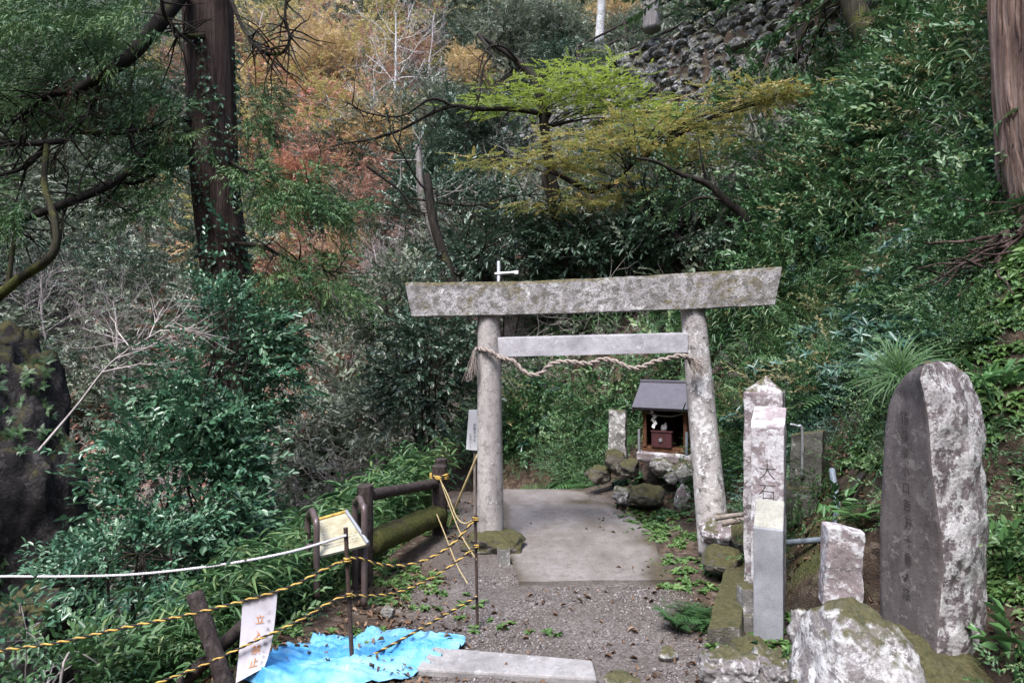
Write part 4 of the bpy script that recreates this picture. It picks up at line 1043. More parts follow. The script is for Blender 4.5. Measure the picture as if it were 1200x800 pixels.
# sloped information board on bent pipes
ib = empty('info_board', (-1.25, 4.6, -.1), 'sloped yellowed information board on two bent brown pipe legs', 'information board')
c = np.array([P(370, 652, 4.42), P(431, 637, 4.42), P(406, 600, 4.72), P(367, 611, 4.72)])
n_ = norm(np.cross(c[1] - c[0], c[3] - c[0])); c = c + (c - c.mean(0)) * .02
MB().hexa(np.concatenate([c - n_ * .018, c])).build('panel', M['info'], ib)
MB().tube([c[1] + n_ * .006, c[2] + n_ * .006], .013, 8).build('edge_trim', M['steel'], ib); MB().tube([c[3] + n_ * .004, c[2] + n_ * .004], .011, 8).build('edge_trim', M['rope_y'], ib)
mbq = MB(); rs = np.random.default_rng(8); ex, ey = c[1] - c[0], c[3] - c[0]
t_ = text_mesh('東海自然歩道案内', .026, c[0] + ex * .46 + ey * .84, ex, ey, .002, vertical=False); mbq.add(t_.v[0], t_.f)
for r_ in range(9):
    p = c[0] + ex * .5 + ey * (.74 - r_ * .075); t_ = text_mesh('この歩道は高尾から大阪まで続く長い道です' [r_ % 4:r_ % 4 + 15], .0155, p, ex, ey, .003, vertical=False); mbq.add(t_.v[0], t_.f)
mbq.build('lettering', M['ink_pale'], ib)
for (x0, y0, x1, d0, d1, yb) in ((371, 603, 361, 4.40, 4.75, 700), (427, 588, 416, 4.50, 4.85, 710)):
    a = P(x0, y0 + 12, d0); b = P(x1, y0 + 5, d1); top = max(a[2], b[2])
    bb = P(x0, yb, d0); b2 = P(x1, 640, d1)
    arch = [bb, P(x0, (y0 + yb) / 2, d0), a] + [a * (1 - t) + b * t + (0, 0, .075 * math.sin(math.pi * t)) for t in (.2, .5, .8)] + [b, b2, b2 - (0, 0, .4)]
    MB().tube(spline(arch, 8), .021, 14).build('pipe_leg', M['pipe_brown'], ib, smooth=True)
MB().tube([P(360, 640, 4.6), P(425, 628, 4.6)], .016, 8).build('cross_bar', M['pipe_brown'], ib)

# blue tarpaulin, crumpled over the edge of the path
out_near = [P(280, 822, 3.5), P(310, 832, 3.4), P(380, 835, 3.35), P(470, 820, 3.42), P(500, 800, 3.55), P(530, 777, 3.72), P(543, 760, 3.85)]
out_far = [P(288, 806, 3.62), P(322, 770, 3.72), P(352, 742, 3.86), P(385, 728, 4.0), P(440, 738, 4.05), P(500, 744, 4.02), P(545, 754, 3.92)]
n_u, n_v = 120, 60; U = np.linspace(0, 1, n_u); Vv = np.linspace(0, 1, n_v)
near = np.stack([interp(np.array(out_near)[:, k], n_u) for k in range(3)], 1); farr = np.stack([interp(np.array(out_far)[:, k], n_u) for k in range(3)], 1)
pt = near[:, None, :] * (1 - Vv[None, :, None]) + farr[:, None, :] * Vv[None, :, None]
X, Y = pt[..., 0], pt[..., 1]
X = X + .014 * fbm(X, Y, .15, 31); Y = Y + .03 * fbm(X, Y, .12, 33) * ((Vv[None, :] > .9) + .3)
g = terrain(X, Y)
uu = U[:, None] + 0 * Vv[None, :]
fold = np.abs(fbm(X * 1.0 + Y * .9, Y * .35, .16, 35, 4)); fold2 = np.abs(vnoise(X * .6 + Y * 1.9, Y * .4, .11, 39))
lift = np.where(uu < .5, .08 * sstep(.55, .1, uu) * sstep(-.05, .35, 1 - np.abs(Vv[None, :] - .5) * 2), 0)
Z = g + .022 + lift + .018 * (.5 - fold) * sstep(0, .08, uu) + .030 * (.4 - fold2) * sstep(.75, .3, uu)
cr = np.abs(((X * .32 + Y) * 7.5 + 1.2 * vnoise(X, Y, .5, 61)) % 1 - .5) * 2; Z = Z + .034 * np.maximum(0, .16 - cr) / .16 * (vnoise(X, Y, .3, 63) > -.3)
Z = np.maximum(Z, g + .012 - .03 * sstep(.82, 1.0, uu) * (fbm(X, Y, .12, 41) > .25))
i = np.arange(n_u - 1)[:, None] * n_v + np.arange(n_v - 1)[None, :]
Qs = np.stack([i, i + n_v, i + n_v + 1, i + 1], -1).reshape(-1, 4)
tp = np_mesh('tarpaulin', np.stack([X, Y, Z], -1).reshape(-1, 3), Qs, M['tarp'], None, origin=(-.9, 3.7, 0), smooth=True)
sm = tp.modifiers.new('solid', 'SOLIDIFY'); sm.thickness = .003
tag(tp, 'crumpled bright blue tarpaulin spread on the ground under the ropes', 'tarpaulin')
# stele and post inscriptions
fa = np.array(((1038 - 600) / F * 3.36, 3.36)); fb = np.array(((1093 - 600) / F * 3.02, 3.02)); ux = np.array((*(fb - fa), 0)); no = norm((ux[1], -ux[0], 0)); no = no if no[0] < 0 else -no
ux = ux if np.dot(np.cross(ux, (0, 0, 1)), no) > 0 else -ux
mbq = MB()
zs = np.linspace(P(0, 494, 3.2)[2], P(0, 700, 3.2)[2], 11)
def face_pt(t, z):
    y = 400 + (1.75 - z) / 3.12 * F
    a = np.array(((np.interp(y, ys, Lp) - 600) / F * 3.36, 3.36)); b = np.array(((np.interp(y, ys, Sp) - 600) / F * 3.02, 3.02)); q = a + (b - a) * t; return np.array((q[0], q[1], z))
for ch, z in zip('猿尊帝小口百万十番人塔', zs):
    text_mesh(ch, .058, face_pt(.50, z) + no * .009, ux, (0, 0, 1), 0).build('carved_character', M['carved'], st_)
w45 = 37 / F * 4.25; a45 = np.array((P(906, 0, 4.25)[0] + .01, 4.25 + w45 / 2)) + np.array((-math.sin(.45), -math.cos(.45))) * (w45 / 2 * .955 + .006)
for k, ch in enumerate('大石'): text_mesh(ch, .11, np.array((a45[0], a45[1], P(0, 560 + 24 * k, 4.25)[2])), (math.cos(.45), -math.sin(.45), 0), (0, 0, 1), 0, thin=-.0022).build('carved_character', M['carved'], mp)
# galvanised pole with a cross arm behind the gate, far lamp
pl = empty('antenna_pole', tuple(P(584, 420, 10.5)), 'slim galvanised pole with short cross arm rising behind the top beam', 'pole')
MB().tube([P(584, 480, 10.5), P(584.5, 306, 10.5)], .028, 10).build('pole', M['steel'], pl, smooth=True); MB().tube([P(580, 321, 10.4), P(607, 319, 10.4)], .025, 8).build('cross_arm', M['steel'], pl)
MB().box(P(605, 319, 10.4), (.06, .05, .05)).build('sensor', M['sign_white'], pl)
fl = empty('path_lamp', tuple(P(446, 470, 15)), 'small distant post with pale hooded lamp among shrubs beyond the fence', 'lamp post')
MB().tube([P(447, 478, 15), P(444, 415, 15)], .03, 8).build('post', M['wood_pale'], fl); c = P(444, 412, 15)
MB().box(c + (0, 0, .02), (.34, .3, .10)).build('lamp_hood', M['sign_white'], fl, bevel=.02); MB().box(c + (0, 0, .09), (.40, .34, .025)).build('hood_cap', M['roof'], fl)
# ================================================================== vegetation
def trunk_wob(seed, n=1.0):
    def wob(ang, s, i):
        return np.array([1 + .05 * n * mn.noise(Vector((math.cos(t) * 5, math.sin(t) * 5, s * 3 + seed))) + .045 * n * mn.noise(Vector((math.cos(t) * 13, math.sin(t) * 13, s * 5 + seed))) for t in ang])
    return wob
# --- big cedar on the left
ct = empty('cedar_tree', (-3.6, 9.0, -1.7), 'big dark cedar with ivy-wrapped trunk and drooping needle branches over the ravine', 'tree')
D0 = 9.0
tp_ = [P(236, -330, D0), P(241, -60, D0), P(243, 0, D0), P(247, 100, D0), P(251, 200, D0), P(262, 300, D0), P(274, 400, D0), P(280, 500, D0), P(284, 600, D0), P(286, 700, D0), P(286, 790, D0)]
rr_ = [.25, .30, .31, .295, .29, .295, .30, .30, .33, .40, .5]
tpp = spline(tp_, 10); MB().tube(tpp, interp(rr_, len(tpp)), 64, wob=trunk_wob(3.3, 1.2)).build('trunk', M['bark'], ct, smooth=True)
limbs = [  # pixel paths with depth, radius
    ([(215, -12, 8.6), (180, 35, 8.3), (150, 68, 8.1), (125, 85, 8.0), (90, 105, 7.9), (55, 112, 7.8), (25, 128, 7.7)], .105, .02),
    ([(240, 42, 8.7), (215, 42, 8.6), (205, 35, 8.4), (192, 15, 8.2), (188, -15, 8.1)], .035, .02),
    ([(225, 138, 8.8), (205, 143, 8.6), (198, 152, 8.5), (175, 150, 8.3), (140, 156, 8.1), (100, 155, 7.9), (75, 140, 7.8)], .04, .015),
    ([(75, 165, 7.5), (40, 168, 7.4), (0, 168, 7.3), (-40, 164, 7.2)], .035, .03),
    ([(230, 158, 8.9), (178, 172, 8.4), (150, 200, 8.1), (120, 220, 7.9), (80, 237, 7.7), (40, 252, 7.5), (0, 262, 7.4), (-30, 268, 7.3)], .07, .03),
    ([(225, 188, 8.8), (195, 195, 8.5), (170, 210, 8.3), (150, 217, 8.2)], .05, .012),
    ([(55, 170, 7.5), (30, 195, 7.4), (0, 205, 7.3), (-30, 214, 7.2)], .03, .015),
    ([(60, 112, 7.9), (40, 125, 7.8), (20, 140, 7.7), (-10, 146, 7.6)], .02, .01), ([(120, 92, 8.0), (110, 120, 8.0), (90, 150, 7.9), (60, 190, 7.8)], .018, .007),
    ([(268, -8, 8.8), (278, 18, 8.7), (290, 42, 8.6), (305, 58, 8.5), (325, 64, 8.5), (337, 55, 8.5), (339, 40, 8.5), (334, 25, 8.5), (336, -5, 8.5)], .026, .016),
    ([(270, 190, 8.9), (300, 205, 8.6), (345, 215, 8.3), (390, 235, 8.1)], .035, .01), ([(275, 285, 8.8), (310, 290, 8.5), (350, 310, 8.2), (400, 320, 8.0)], .03, .01),
    ([(235, -60, 8.9), (150, -50, 8.4), (60, -40, 7.8), (-30, -20, 7.3)], .08, .02), ([(235, -120, 8.9), (120, -150, 8.0), (0, -140, 7.0), (-80, -100, 6.5)], .08, .02)]
sprayP, sprayD = [], []; tl = []
for pth, r0, r1 in limbs:
    s = spline([P(*q) for q in pth], 7); tl.append((s, interp([r0, r1], len(s))))
    for _ in range(int(len(s) * .8)):                       # secondary twigs
        k = RS.integers(len(s) // 4, len(s)); d = norm(RS.normal(0, 1, 3) + (0, -.2, -.35)); l = RS.uniform(.25, .8)
        q = [s[k]]
        for j in range(4): d = norm(d + RS.normal(0, .18, 3) + (0, 0, -.06)); q.append(q[-1] + d * l / 4)
        tl.append((np.array(q), np.linspace(.012, .004, 5)))
V, Q_ = tubes_np(tl, 8); np_mesh('limbs', V, Q_, M['bark_dark'], ct, smooth=True)
zones = [  # px, py, depth, spread px x, y, count, depth spread
    (60, 20, 8.3, 70, 30, 40, 1.0), (150, 40, 8.4, 45, 35, 30, .8), (30, 80, 8.2, 40, 30, 18, .8), (110, 115, 8.6, 55, 28, 22, .8), (195, 120, 8.6, 22, 26, 14, .4), (55, 125, 8.0, 40, 25, 12, .6), (205, 175, 8.6, 22, 25, 14, .4),
    (30, 235, 7.4, 30, 14, 8, .4), (180, 215, 8.4, 30, 22, 14, .4), (300, 215, 8.5, 20, 22, 12, .4), (345, 225, 8.2, 28, 22, 20, .4), (385, 250, 8.1, 24, 14, 10, .3), (300, 130, 8.8, 12, 24, 10, .3), (330, 320, 8.2, 30, 22, 18, .3), (385, 335, 8.0, 22, 18, 12, .3),
    (330, 385, 8.2, 20, 24, 10, .3), (20, 30, 7.2, 40, 20, 14, .4), (120, -40, 8.2, 90, 25, 30, 1.), (270, -30, 8.6, 40, 15, 8, .5)]
for x, y, d, sx, sy, n, sd in zones:
    for _ in range(int(n * 1.7)):
        q = P(x + RS.normal(0, sx * .7), y + RS.normal(0, sy * .7), d + RS.normal(0, sd * .5)); sprayP.append(q)
        o = q - P(250, q[2] * 0 + y, 9.0); o[2] = 0; sprayD.append(norm(norm(o) + RS.normal(0, .45, 3) + (0, -.15, -.45)))
sprayP = np.array(sprayP); sprayD = np.array(sprayD)
V, Q_, rn = scatter(CEDAR, sprayP, frames(sprayD, .4), RS.uniform(.8, 1.35, len(sprayP)))
np_mesh('needle_sprays', V, Q_, M['lf_cedar'], ct, rnd=rn)
# dead brown needle bunches hanging under limbs
dp = np.array([P(x + RS.normal(0, 12), y + RS.normal(0, 9), 8.2 + RS.normal(0, .3)) for x, y in ((90, 85), (110, 95), (125, 110), (60, 150), (140, 75), (100, 60), (190, 130), (300, 140), (310, 130), (285, 150)) for _ in range(2)])
V, Q_, rn = scatter(CEDAR, dp, frames(RS.normal(0, .3, dp.shape) + (0, 0, -1), .5), RS.uniform(.5, .9, len(dp))); np_mesh('dead_needles', V, Q_, M['lf_cedar_dead'], ct, rnd=rn)
# ivy on its trunk
n_ = 4200; k = RS.uniform(.26, .92, n_) ** 1.0; idx = (k * (len(tpp) - 1)).astype(int); ang = RS.uniform(np.pi * .9, np.pi * 2.2, n_)
keep = (fbm(ang * 1.5, k * 14, 1., 51) + .9 * sstep(.45, .6, k)) > .10; idx, ang = idx[keep], ang[keep]; rr = interp(rr_, len(tpp))[idx] + .03
nrm_ = np.stack([np.cos(ang), np.sin(ang), 0 * ang], 1); pos = tpp[idx] + nrm_ * rr[:, None] + RS.normal(0, .02, (len(ang), 3))
V, Q_, rn = scatter([leaf6(.06, .045, .2, .2), leaf6(.045, .03, .2, .4)], pos, frames(nrm_ * .8 + RS.normal(0, .35, nrm_.shape) + (0, 0, -.45), .4), RS.uniform(.6, 1.3, len(pos)))
tag(np_mesh('ivy', V, Q_, M['lf_evergreen'], None, origin=tuple(tpp[80]), rnd=rn), 'evergreen ivy climbing up the big left cedar trunk', 'ivy')

# --- cedar trunk at the right edge with exposed roots
c2 = empty('cedar_tree', (3.75, 4.5, 2.1), 'pale reddish barked cedar trunk at the top of the right bank with bare roots', 'tree')
tp2 = [P(1233, -420, 4.6), P(1230, -100, 4.6), P(1229, 0, 4.6), P(1233, 100, 4.6), P(1240, 180, 4.6), P(1249, 250, 4.6), P(1258, 310, 4.62), P(1262, 370, 4.66), P(1268, 440, 4.7)]
rr2 = [.29, .32, .325, .325, .325, .31, .33, .40, .5]
q2 = spline(tp2, 12); MB().tube(q2, interp(rr2, len(q2)), 90, wob=trunk_wob(8.8, 2.2)).build('trunk', M['bark_pale'], c2, smooth=True)
# loose bark strips
mb = MB(); rs = np.random.default_rng(5)
for k in range(75):
    a = rs.uniform(np.pi * .85, np.pi * 1.75); i0 = rs.integers(14, 66); L_ = rs.integers(8, 22); sl = q2[i0:i0 + L_]
    if len(sl) < 5: continue
    r_ = interp(rr2, len(q2))[i0:i0 + len(sl)] + .006 + .010 * np.sin(np.linspace(0, 3.1, len(sl))); aa = a + np.cumsum(rs.normal(0, .012, len(sl))); w = rs.uniform(.015, .07) * np.sin(np.linspace(.25, 2.9, len(sl)))
    e = [np.stack([np.cos(aa + s * w), np.sin(aa + s * w), 0 * aa], 1) * r_[:, None] + sl for s in (-1, 1)]; inn = [np.stack([np.cos(aa + s * w), np.sin(aa + s * w), 0 * aa], 1) * (r_ - .02)[:, None] + sl for s in (-1, 1)]
    n = len(sl); mb.add(np.concatenate(e + inn), [(j, j + 1, n + j + 1, n + j) for j in range(n - 1)] + [(j, 2 * n + j, 2 * n + j + 1, j + 1) for j in range(n - 1)] + [(n + j, n + j + 1, 3 * n + j + 1, 3 * n + j) for j in range(n - 1)])
mb.build('bark_strips', M['bark_pale'], c2)
mb = MB()
for k in range(46):
    x0, y0 = RS.uniform(1165, 1235), RS.uniform(300, 385); a = P(x0, y0, 4.45 + RS.uniform(-.1, .15)); pts = [a]; d = norm((-1 + RS.normal(0, .35), -.25 + RS.normal(0, .3), -.75 + RS.normal(0, .25)))
    for j in range(7):
        d = norm(d + RS.normal(0, .16, 3)); q = pts[-1] + d * RS.uniform(.05, .13); h = gz(q[0], q[1]); q[2] = max(q[2], h + .02) if RS.uniform() < .8 else q[2]; pts.append(q)
    mb.tube(spline(pts, 3), np.linspace(RS.uniform(.008, .024), .004, 22), 6)
mb.build('roots', M['bark'], c2, smooth=True)

# --- large evergreen shrub at the ravine edge
shrub('evergreen_shrub', 'large glossy evergreen shrub filling the ravine edge under the big cedar', (-3.1, 7.2, -1.75), P(215, 610, 6.9), (.86, .8, 1.05), 1150, TW, M['lf_evergreen'], M['bark_dark'], k=40, tight=.26, stems=6, sc=1.0)
shrub('evergreen_shrub', 'tall loose evergreen shrub growing up against the big cedar trunk', (-2.95, 7.5, -1.6), P(258, 435, 7.4), (.62, .6, .95), 620, TW, M['lf_evergreen'], M['bark_dark'], k=26, tight=.28, stems=4)
shrub('evergreen_shrub', 'low evergreen shrub spilling over the ravine just above the white rope', (-3.3, 5.6, -1.6), P(150, 655, 5.6), (.55, .5, .30), 300, TWs, M['lf_evergreen'], M['bark_dark'], k=16, tight=.3, stems=4)
shrub('evergreen_shrub', 'leafy shrub in the bottom left corner under the rope', (-2.6, 3.5, -.9), P(55, 815, 3.55), (.40, .35, .17), 220, TWs, M['lf_bank'], M['twig'], k=18, stems=4)
shrub('young_shrub', 'small upright sprig of leaves at the left frame edge above the rope', (-2.55, 3.5, -.8), P(22, 742, 3.55), (.07, .07, .13), 16, TWs, M['lf_evergreen'], M['twig'], k=5, stems=1, sr=.006)
# dark shrubs behind the gate
for k, (x, y, d, rx, rz_, n, mt, lab) in enumerate(((505, 430, 9.6, .62, .95, 700, 'lf_dark', 'dense dark camellia-like shrub directly left of the vertical gate pillar'), (465, 350, 12.5, .9, .8, 330, 'lf_mid', 'dark shrub rising above the far end of the top beam'),
        (445, 500, 11.5, .7, .55, 300, 'lf_mid', 'dusky low shrub near the distant lamp post'), (380, 500, 12.5, .9, .5, 260, 'lf_mid', 'grey-green scrubby shrub on the slope right of the big cedar'), (590, 300, 12.0, .9, .6, 420, 'lf_dark', 'dark shrub showing over the top beam behind the galvanised pole'),
        (690, 285, 11.5, .8, .30, 260, 'lf_dark', 'silvery leaved shrub spread just above the middle of the top beam'), (800, 270, 11.0, 1.0, .55, 480, 'lf_dark', 'blue-green shrub above the right part of the top beam'),
        (530, 250, 15, 1.3, .9, 520, 'lf_dark', 'large dark evergreen shrub beneath the orange maples'), (420, 420, 16, 1.1, .8, 380, 'lf_mid', 'pale dusty shrub high up the gully behind the lamp post'))):
    c = P(x, y, d); shrub('evergreen_shrub', lab, (c[0], c[1], gz(c[0], c[1]) - .1), c, (rx, rx * .8, rz_), n, TW if d < 11 else TWb, M[mt], M['bark_dark'], k=30, sc=1. if d < 11 else .8, tight=.26, stems=5)

# --- layered maples in the middle
def layer_tree(name, label, trunk, tr, layers, lm, bm_, temps=MAPLE, sc=1.0, limbs_=(), rs=RS):
    root = empty(name, trunk[-1], label, 'tree'); tl = []
    s = spline(trunk, 8); tl.append((s, interp(tr, len(s)))); Ps, Ds = [], []
    for pth, r0 in limbs_:
        q = spline(pth, 6); tl.append((q, interp([r0, r0 * .3], len(q))))
        for _ in range(int(len(q) * .7)):
            k = rs.integers(len(q) // 3, len(q)); d = norm(rs.normal(0, 1, 3) * (1, 1, .5)); z = [q[k]]; l = rs.uniform(.2, .7)
            for j in range(4): d = norm(d + rs.normal(0, .25, 3)); z.append(z[-1] + d * l / 4)
            tl.append((np.array(z), np.linspace(.010, .003, 5)))
    for (x, y, d, rx, ry, n) in layers:
        c = P(x, y, d); RX, RZ = rx / F * d, ry / F * d; nb = 5
        k0 = np.argmin(np.linalg.norm(s - c, axis=1)); 
        ctr = []
        for _ in range(7):
            a = rs.uniform(0, 6.28); u = rs.uniform(.2, 1) ** .6; e = c + np.array((math.cos(a) * RX * u, math.sin(a) * RX * .7 * u, rs.normal(0, RZ * .35))); ctr.append(e)
            m_ = (s[k0] + e) / 2 + (0, 0, .15); tl.append((spline([s[k0], m_, e], 5), np.linspace(.013, .004, 11)))
        ctr = np.array(ctr); n = int(n * 1.35); ix = rs.integers(0, 7, n); p = ctr[ix] + rs.normal(0, 1, (n, 3)) * (RX * .38, RX * .3, RZ * .22); Ps.append(p); D = p - c + rs.normal(0, .5, p.shape); D[:, 2] = rs.normal(-.05, .12, n); Ds.append(D)
    p = np.concatenate(Ps); V, Q_, rn = scatter(temps, p, frames(np.concatenate(Ds), .22, rs), sc * rs.uniform(.7, 1.2, len(p)), rs)
    V2, Q2 = tubes_np(tl, 6); np_mesh('trunk', V2, Q2, bm_, root, smooth=True); np_mesh('crown', V, Q_, lm, root, rnd=rn); return root
layer_tree('maple_tree', 'lime green maple with dark arching limbs in front of the hillside colours', [P(560, 40, 12.6), P(610, 75, 12.5), P(632, 110, 12.4), P(645, 200, 12.4), P(668, 300, 12.4), P(678, 390, 12.2)], [.03, .07, .09, .1, .11, .12],
    [(695, 110, 12.2, 68, 22, 240), (630, 120, 12.3, 48, 15, 110), (730, 132, 12., 52, 13, 120), (665, 86, 12.6, 40, 18, 60), (580, 112, 12.5, 34, 12, 45)], M['lf_maple_lime'], M['bark_dark'], sc=.95,
    limbs_=[([P(645, 135, 12.4), P(600, 128, 12.2), P(560, 128, 12.), P(530, 124, 11.8), P(500, 136, 11.7), P(470, 152, 11.6), P(440, 162, 11.5), P(405, 168, 11.4)], .05), ([P(530, 124, 11.8), P(505, 116, 11.6), P(470, 136, 11.5), P(430, 132, 11.4), P(405, 118, 11.4)], .03),
            ([P(560, 40, 12.6), P(575, 62, 12.2), P(566, 80, 12), P(560, 120, 11.9), P(545, 150, 11.9)], .03), ([P(610, 75, 12.5), P(590, 55, 12.3), P(570, 58, 12.2), P(560, 90, 12.1)], .03), ([P(600, 128, 12.2), P(588, 140, 12.1), P(585, 155, 12.)], .025)])
layer_tree('maple_tree', 'olive and rust tinted maple spreading flat sprays over the gate', [P(745, 190, 11.2), P(700, 225, 11.3), P(640, 200, 11.6), P(650, 250, 11.6), P(662, 310, 11.6), P(672, 380, 11.6)], [.02, .04, .05, .06, .065, .07],
    [(640, 200, 11.4, 55, 12, 120), (720, 180, 11., 65, 12, 170), (700, 155, 11.2, 60, 11, 120), (780, 145, 10.8, 60, 12, 130), (860, 118, 10.4, 55, 11, 110), (640, 240, 11.2, 60, 9, 110), (720, 228, 11., 50, 9, 90), (800, 175, 10.6, 45, 10, 80), (905, 118, 10.2, 40, 9, 60), (560, 190, 11.8, 30, 9, 40)], M['lf_maple_olive'], M['bark_dark'], sc=.95,
    limbs_=[([P(672, 330, 11.6), P(740, 250, 11.), P(780, 205, 10.8), P(820, 190, 10.6)], .03), ([P(480, 232, 12), P(520, 238, 11.8), P(560, 240, 11.6), P(600, 230, 11.5), P(640, 228, 11.4)], .025), ([P(430, 195, 12), P(470, 225, 12), P(485, 250, 12), P(500, 250, 12)], .03)])
# small leaning bare-stemmed tree above the right pillar
bt = empty('leaning_tree', tuple(P(885, 300, 9)), 'small crooked tree leaning over the bank above the right gate pillar', 'tree')
V, Q_ = tubes_np([(spline([P(884, 300, 9.), P(872, 255, 9), P(850, 235, 9.), P(828, 215, 9.), P(800, 205, 9.), P(770, 190, 9.), P(745, 185, 9.)], 8), np.linspace(.075, .015, 49)), (spline([P(828, 215, 9), P(822, 185, 8.9), P(818, 160, 8.9)], 6), np.linspace(.02, .008, 13)), (spline([P(850, 235, 9.), P(820, 232, 9.), P(795, 245, 9.1)], 6), np.linspace(.03, .01, 13))], 8)
np_mesh('trunk', V, Q_, M['bark_dark'], bt, smooth=True); pp, dd, _ = clump_points(P(800, 215, 9.2), (.6, .5, .35), 110, 14); V, Q_, rn = scatter(TWs, pp, frames(dd, .4), .9); np_mesh('crown', V, Q_, M['lf_bank'], bt, rnd=rn)
# dark crossing stems behind the beam's left half
for k, (pa, r0, mt, lab) in enumerate((([(500, 205, 11.5), (508, 260, 11.3), (525, 315, 11.2), (545, 380, 11.), (556, 430, 10.8)], .07, 'bark_dark', 'slanting dark trunk crossing behind the far end of the top beam'), ([(540, 285, 11.8), (560, 305, 11.6), (580, 345, 11.4)], .06, 'bark_dark', 'second dark trunk leaning the same way by the galvanised pole'),
      ([(690, 250, 12), (700, 290, 12), (712, 340, 12)], .09, 'bark_dark', 'thick dark trunk above the middle of the top beam'), ([(490, 170, 13), (496, 240, 13), (520, 300, 13)], .06, 'bark_grey', 'grey forked trunk rising through the orange maples'), ([(765, 255, 10.8), (790, 275, 10.8), (815, 300, 10.6)], .05, 'bark_dark', 'short dark trunk leaning right over the bank above the top beam'))):
    rt = empty('slender_tree', tuple(P(*pa[-1])), lab, 'tree'); s = spline([P(*q) for q in pa], 8); out = [(s, np.linspace(r0, r0 * 1.4, len(s)))]; tips = []
    rs = np.random.default_rng(90 + k)
    for j in range(5): grow(s[rs.integers(0, len(s) // 2)], rs.normal(0, 1, 3) + (0, 0, .6), .9, .02, 1, out, tips, rs)
    V, Q_ = tubes_np(out, 6); np_mesh('trunk', V, Q_, M[mt], rt, smooth=True)
    pp = np.array([a for a, b in tips]); V, Q_, rn = scatter(TWs, pp, frames(np.array([b for a, b in tips]), .5), 1.1); np_mesh('crown', V, Q_, M['lf_dark'], rt, rnd=rn)
# mossy trunks on the upper right bank
for k, (pa, r0, r1, mt, lab) in enumerate((([(985, -60, 11.), (998, 0, 10.8), (1015, 40, 10.6), (1035, 75, 10.4), (1055, 115, 10.2), (1062, 150, 10.2)], .16, .22, 'bark_moss', 'mossy trunk leaning to the left high on the right bank'), ([(1070, -80, 10.), (1074, 0, 10), (1080, 60, 10), (1086, 120, 10)], .20, .22, 'bark_moss', 'upright mossy dark trunk beside the leaning one'), ([(1118, -80, 11), (1112, 0, 11), (1105, 60, 11), (1100, 110, 11)], .2, .24, 'bark', 'brown trunk half hidden behind the upright mossy trunk'), ([(763, -60, 17.2), (763, 0, 17.2), (764, 36, 17.2)], .17, .22, 'bark_grey', 'grey tree trunk standing on top of the retaining wall by the railing'), ([(707, -80, 20), (705, 0, 20), (702, 52, 20)], .10, .13, 'birch', 'white birch-like trunk on the ridge left of the railing'), ([(980, -40, 12.5), (950, 10, 12.5), (930, 70, 12)], .05, .09, 'bark_dark', 'thin dark trunk at the end of the stone retaining wall'))):
    rt = empty('mature_tree', tuple(P(*pa[-1])), lab, 'tree'); s = spline([P(*q) for q in pa], 8); out = [(s, np.linspace(r0, r1, len(s)))]; tips = []; rs = np.random.default_rng(70 + k)
    MB().tube(s, np.linspace(r0, r1, len(s)), 28, wob=trunk_wob(k * 3., 1)).build('trunk', M[mt], rt, smooth=True)
    tp0 = s[0]; out = [(np.array([tp0, tp0 + (.1, 0, 1.2), tp0 + (.1, .1, 2.4)]), np.array([r0, r0 * .8, r0 * .5]))]
    for j in range(7): grow(tp0 + (0, 0, rs.uniform(.3, 2.2)), rs.normal(0, 1, 3) + (0, -.2, .2), 1.8, .05, 2, out, tips, rs)
    V, Q_ = tubes_np(out, 5); np_mesh('limbs', V, Q_, M[mt], rt, smooth=True); pp = np.array([a for a, b in tips]); V, Q_, rn = scatter(TWb, pp, frames(np.array([b for a, b in tips]), .5), 1.); np_mesh('crown', V, Q_, M['lf_bank' if k < 3 else 'lf_mid'], rt, rnd=rn)

# --- far hillside trees, individually, from a few shapes
KIND = {}
for nm, seed, H, r, lev, tm, sc, per, mat, bk, ang, kids in (('orange', 1, 5.5, .09, 3, TWb, .62, 2, 'lf_orange', 'bark_grey', .6, (3, 4)), ('yellow', 2, 6., .09, 3, TWb, .62, 2, 'lf_yellow', 'bark_grey', .6, (2, 4)), ('red', 3, 4.2, .08, 3, TWb, .55, 3, 'lf_red', 'bark_dark', .7, (3, 4)),
       ('rust', 4, 5., .08, 3, TWb, .55, 2, 'lf_brown', 'bark_grey', .7, (2, 4)), ('green', 5, 6.5, .13, 3, TWb, .9, 2, 'lf_mid', 'bark_dark', .6, (3, 4)), ('dark', 6, 6., .12, 3, TWb, .9, 2, 'lf_dark', 'bark_dark', .6, (3, 4)), ('bare', 7, 6.5, .09, 4, None, 1, 1, None, 'twig', .5, (2, 4)), ('pale', 8, 7.5, .10, 4, None, 1, 1, None, 'birch', .45, (2, 3))):
    tb, cr = tree_mesh(seed, H, r, lev, tm, sc, per, ang=ang, kids=kids)
    KIND[nm] = (tb, cr, M[mat] if mat else None, M[bk], {})
def far_tree(kind, px, py, d, sc, rz, label, name='hillside_tree', group='trees on the far hillside'):
    """stands where the sight line of its crown middle meets the given distance"""
    tb, cr, lm, bm_, cache = KIND[kind]; c = P(px, py, d); z = gz(c[0], c[1]) - .1
    rt = empty(name, (c[0], c[1], z), label, 'tree', group, rz, sc)
    for nm in ('trunk', 'crown'):
        if nm == 'crown' and lm is None: continue
        if nm in cache: o = cache[nm].copy(); COL.objects.link(o); o.parent = rt
        elif nm == 'trunk': cache[nm] = np_mesh('trunk', tb[0], tb[1], bm_, rt, smooth=True, local=True)
        else: cache[nm] = np_mesh('crown', cr[0], cr[1], lm, rt, rnd=cr[2], local=True)
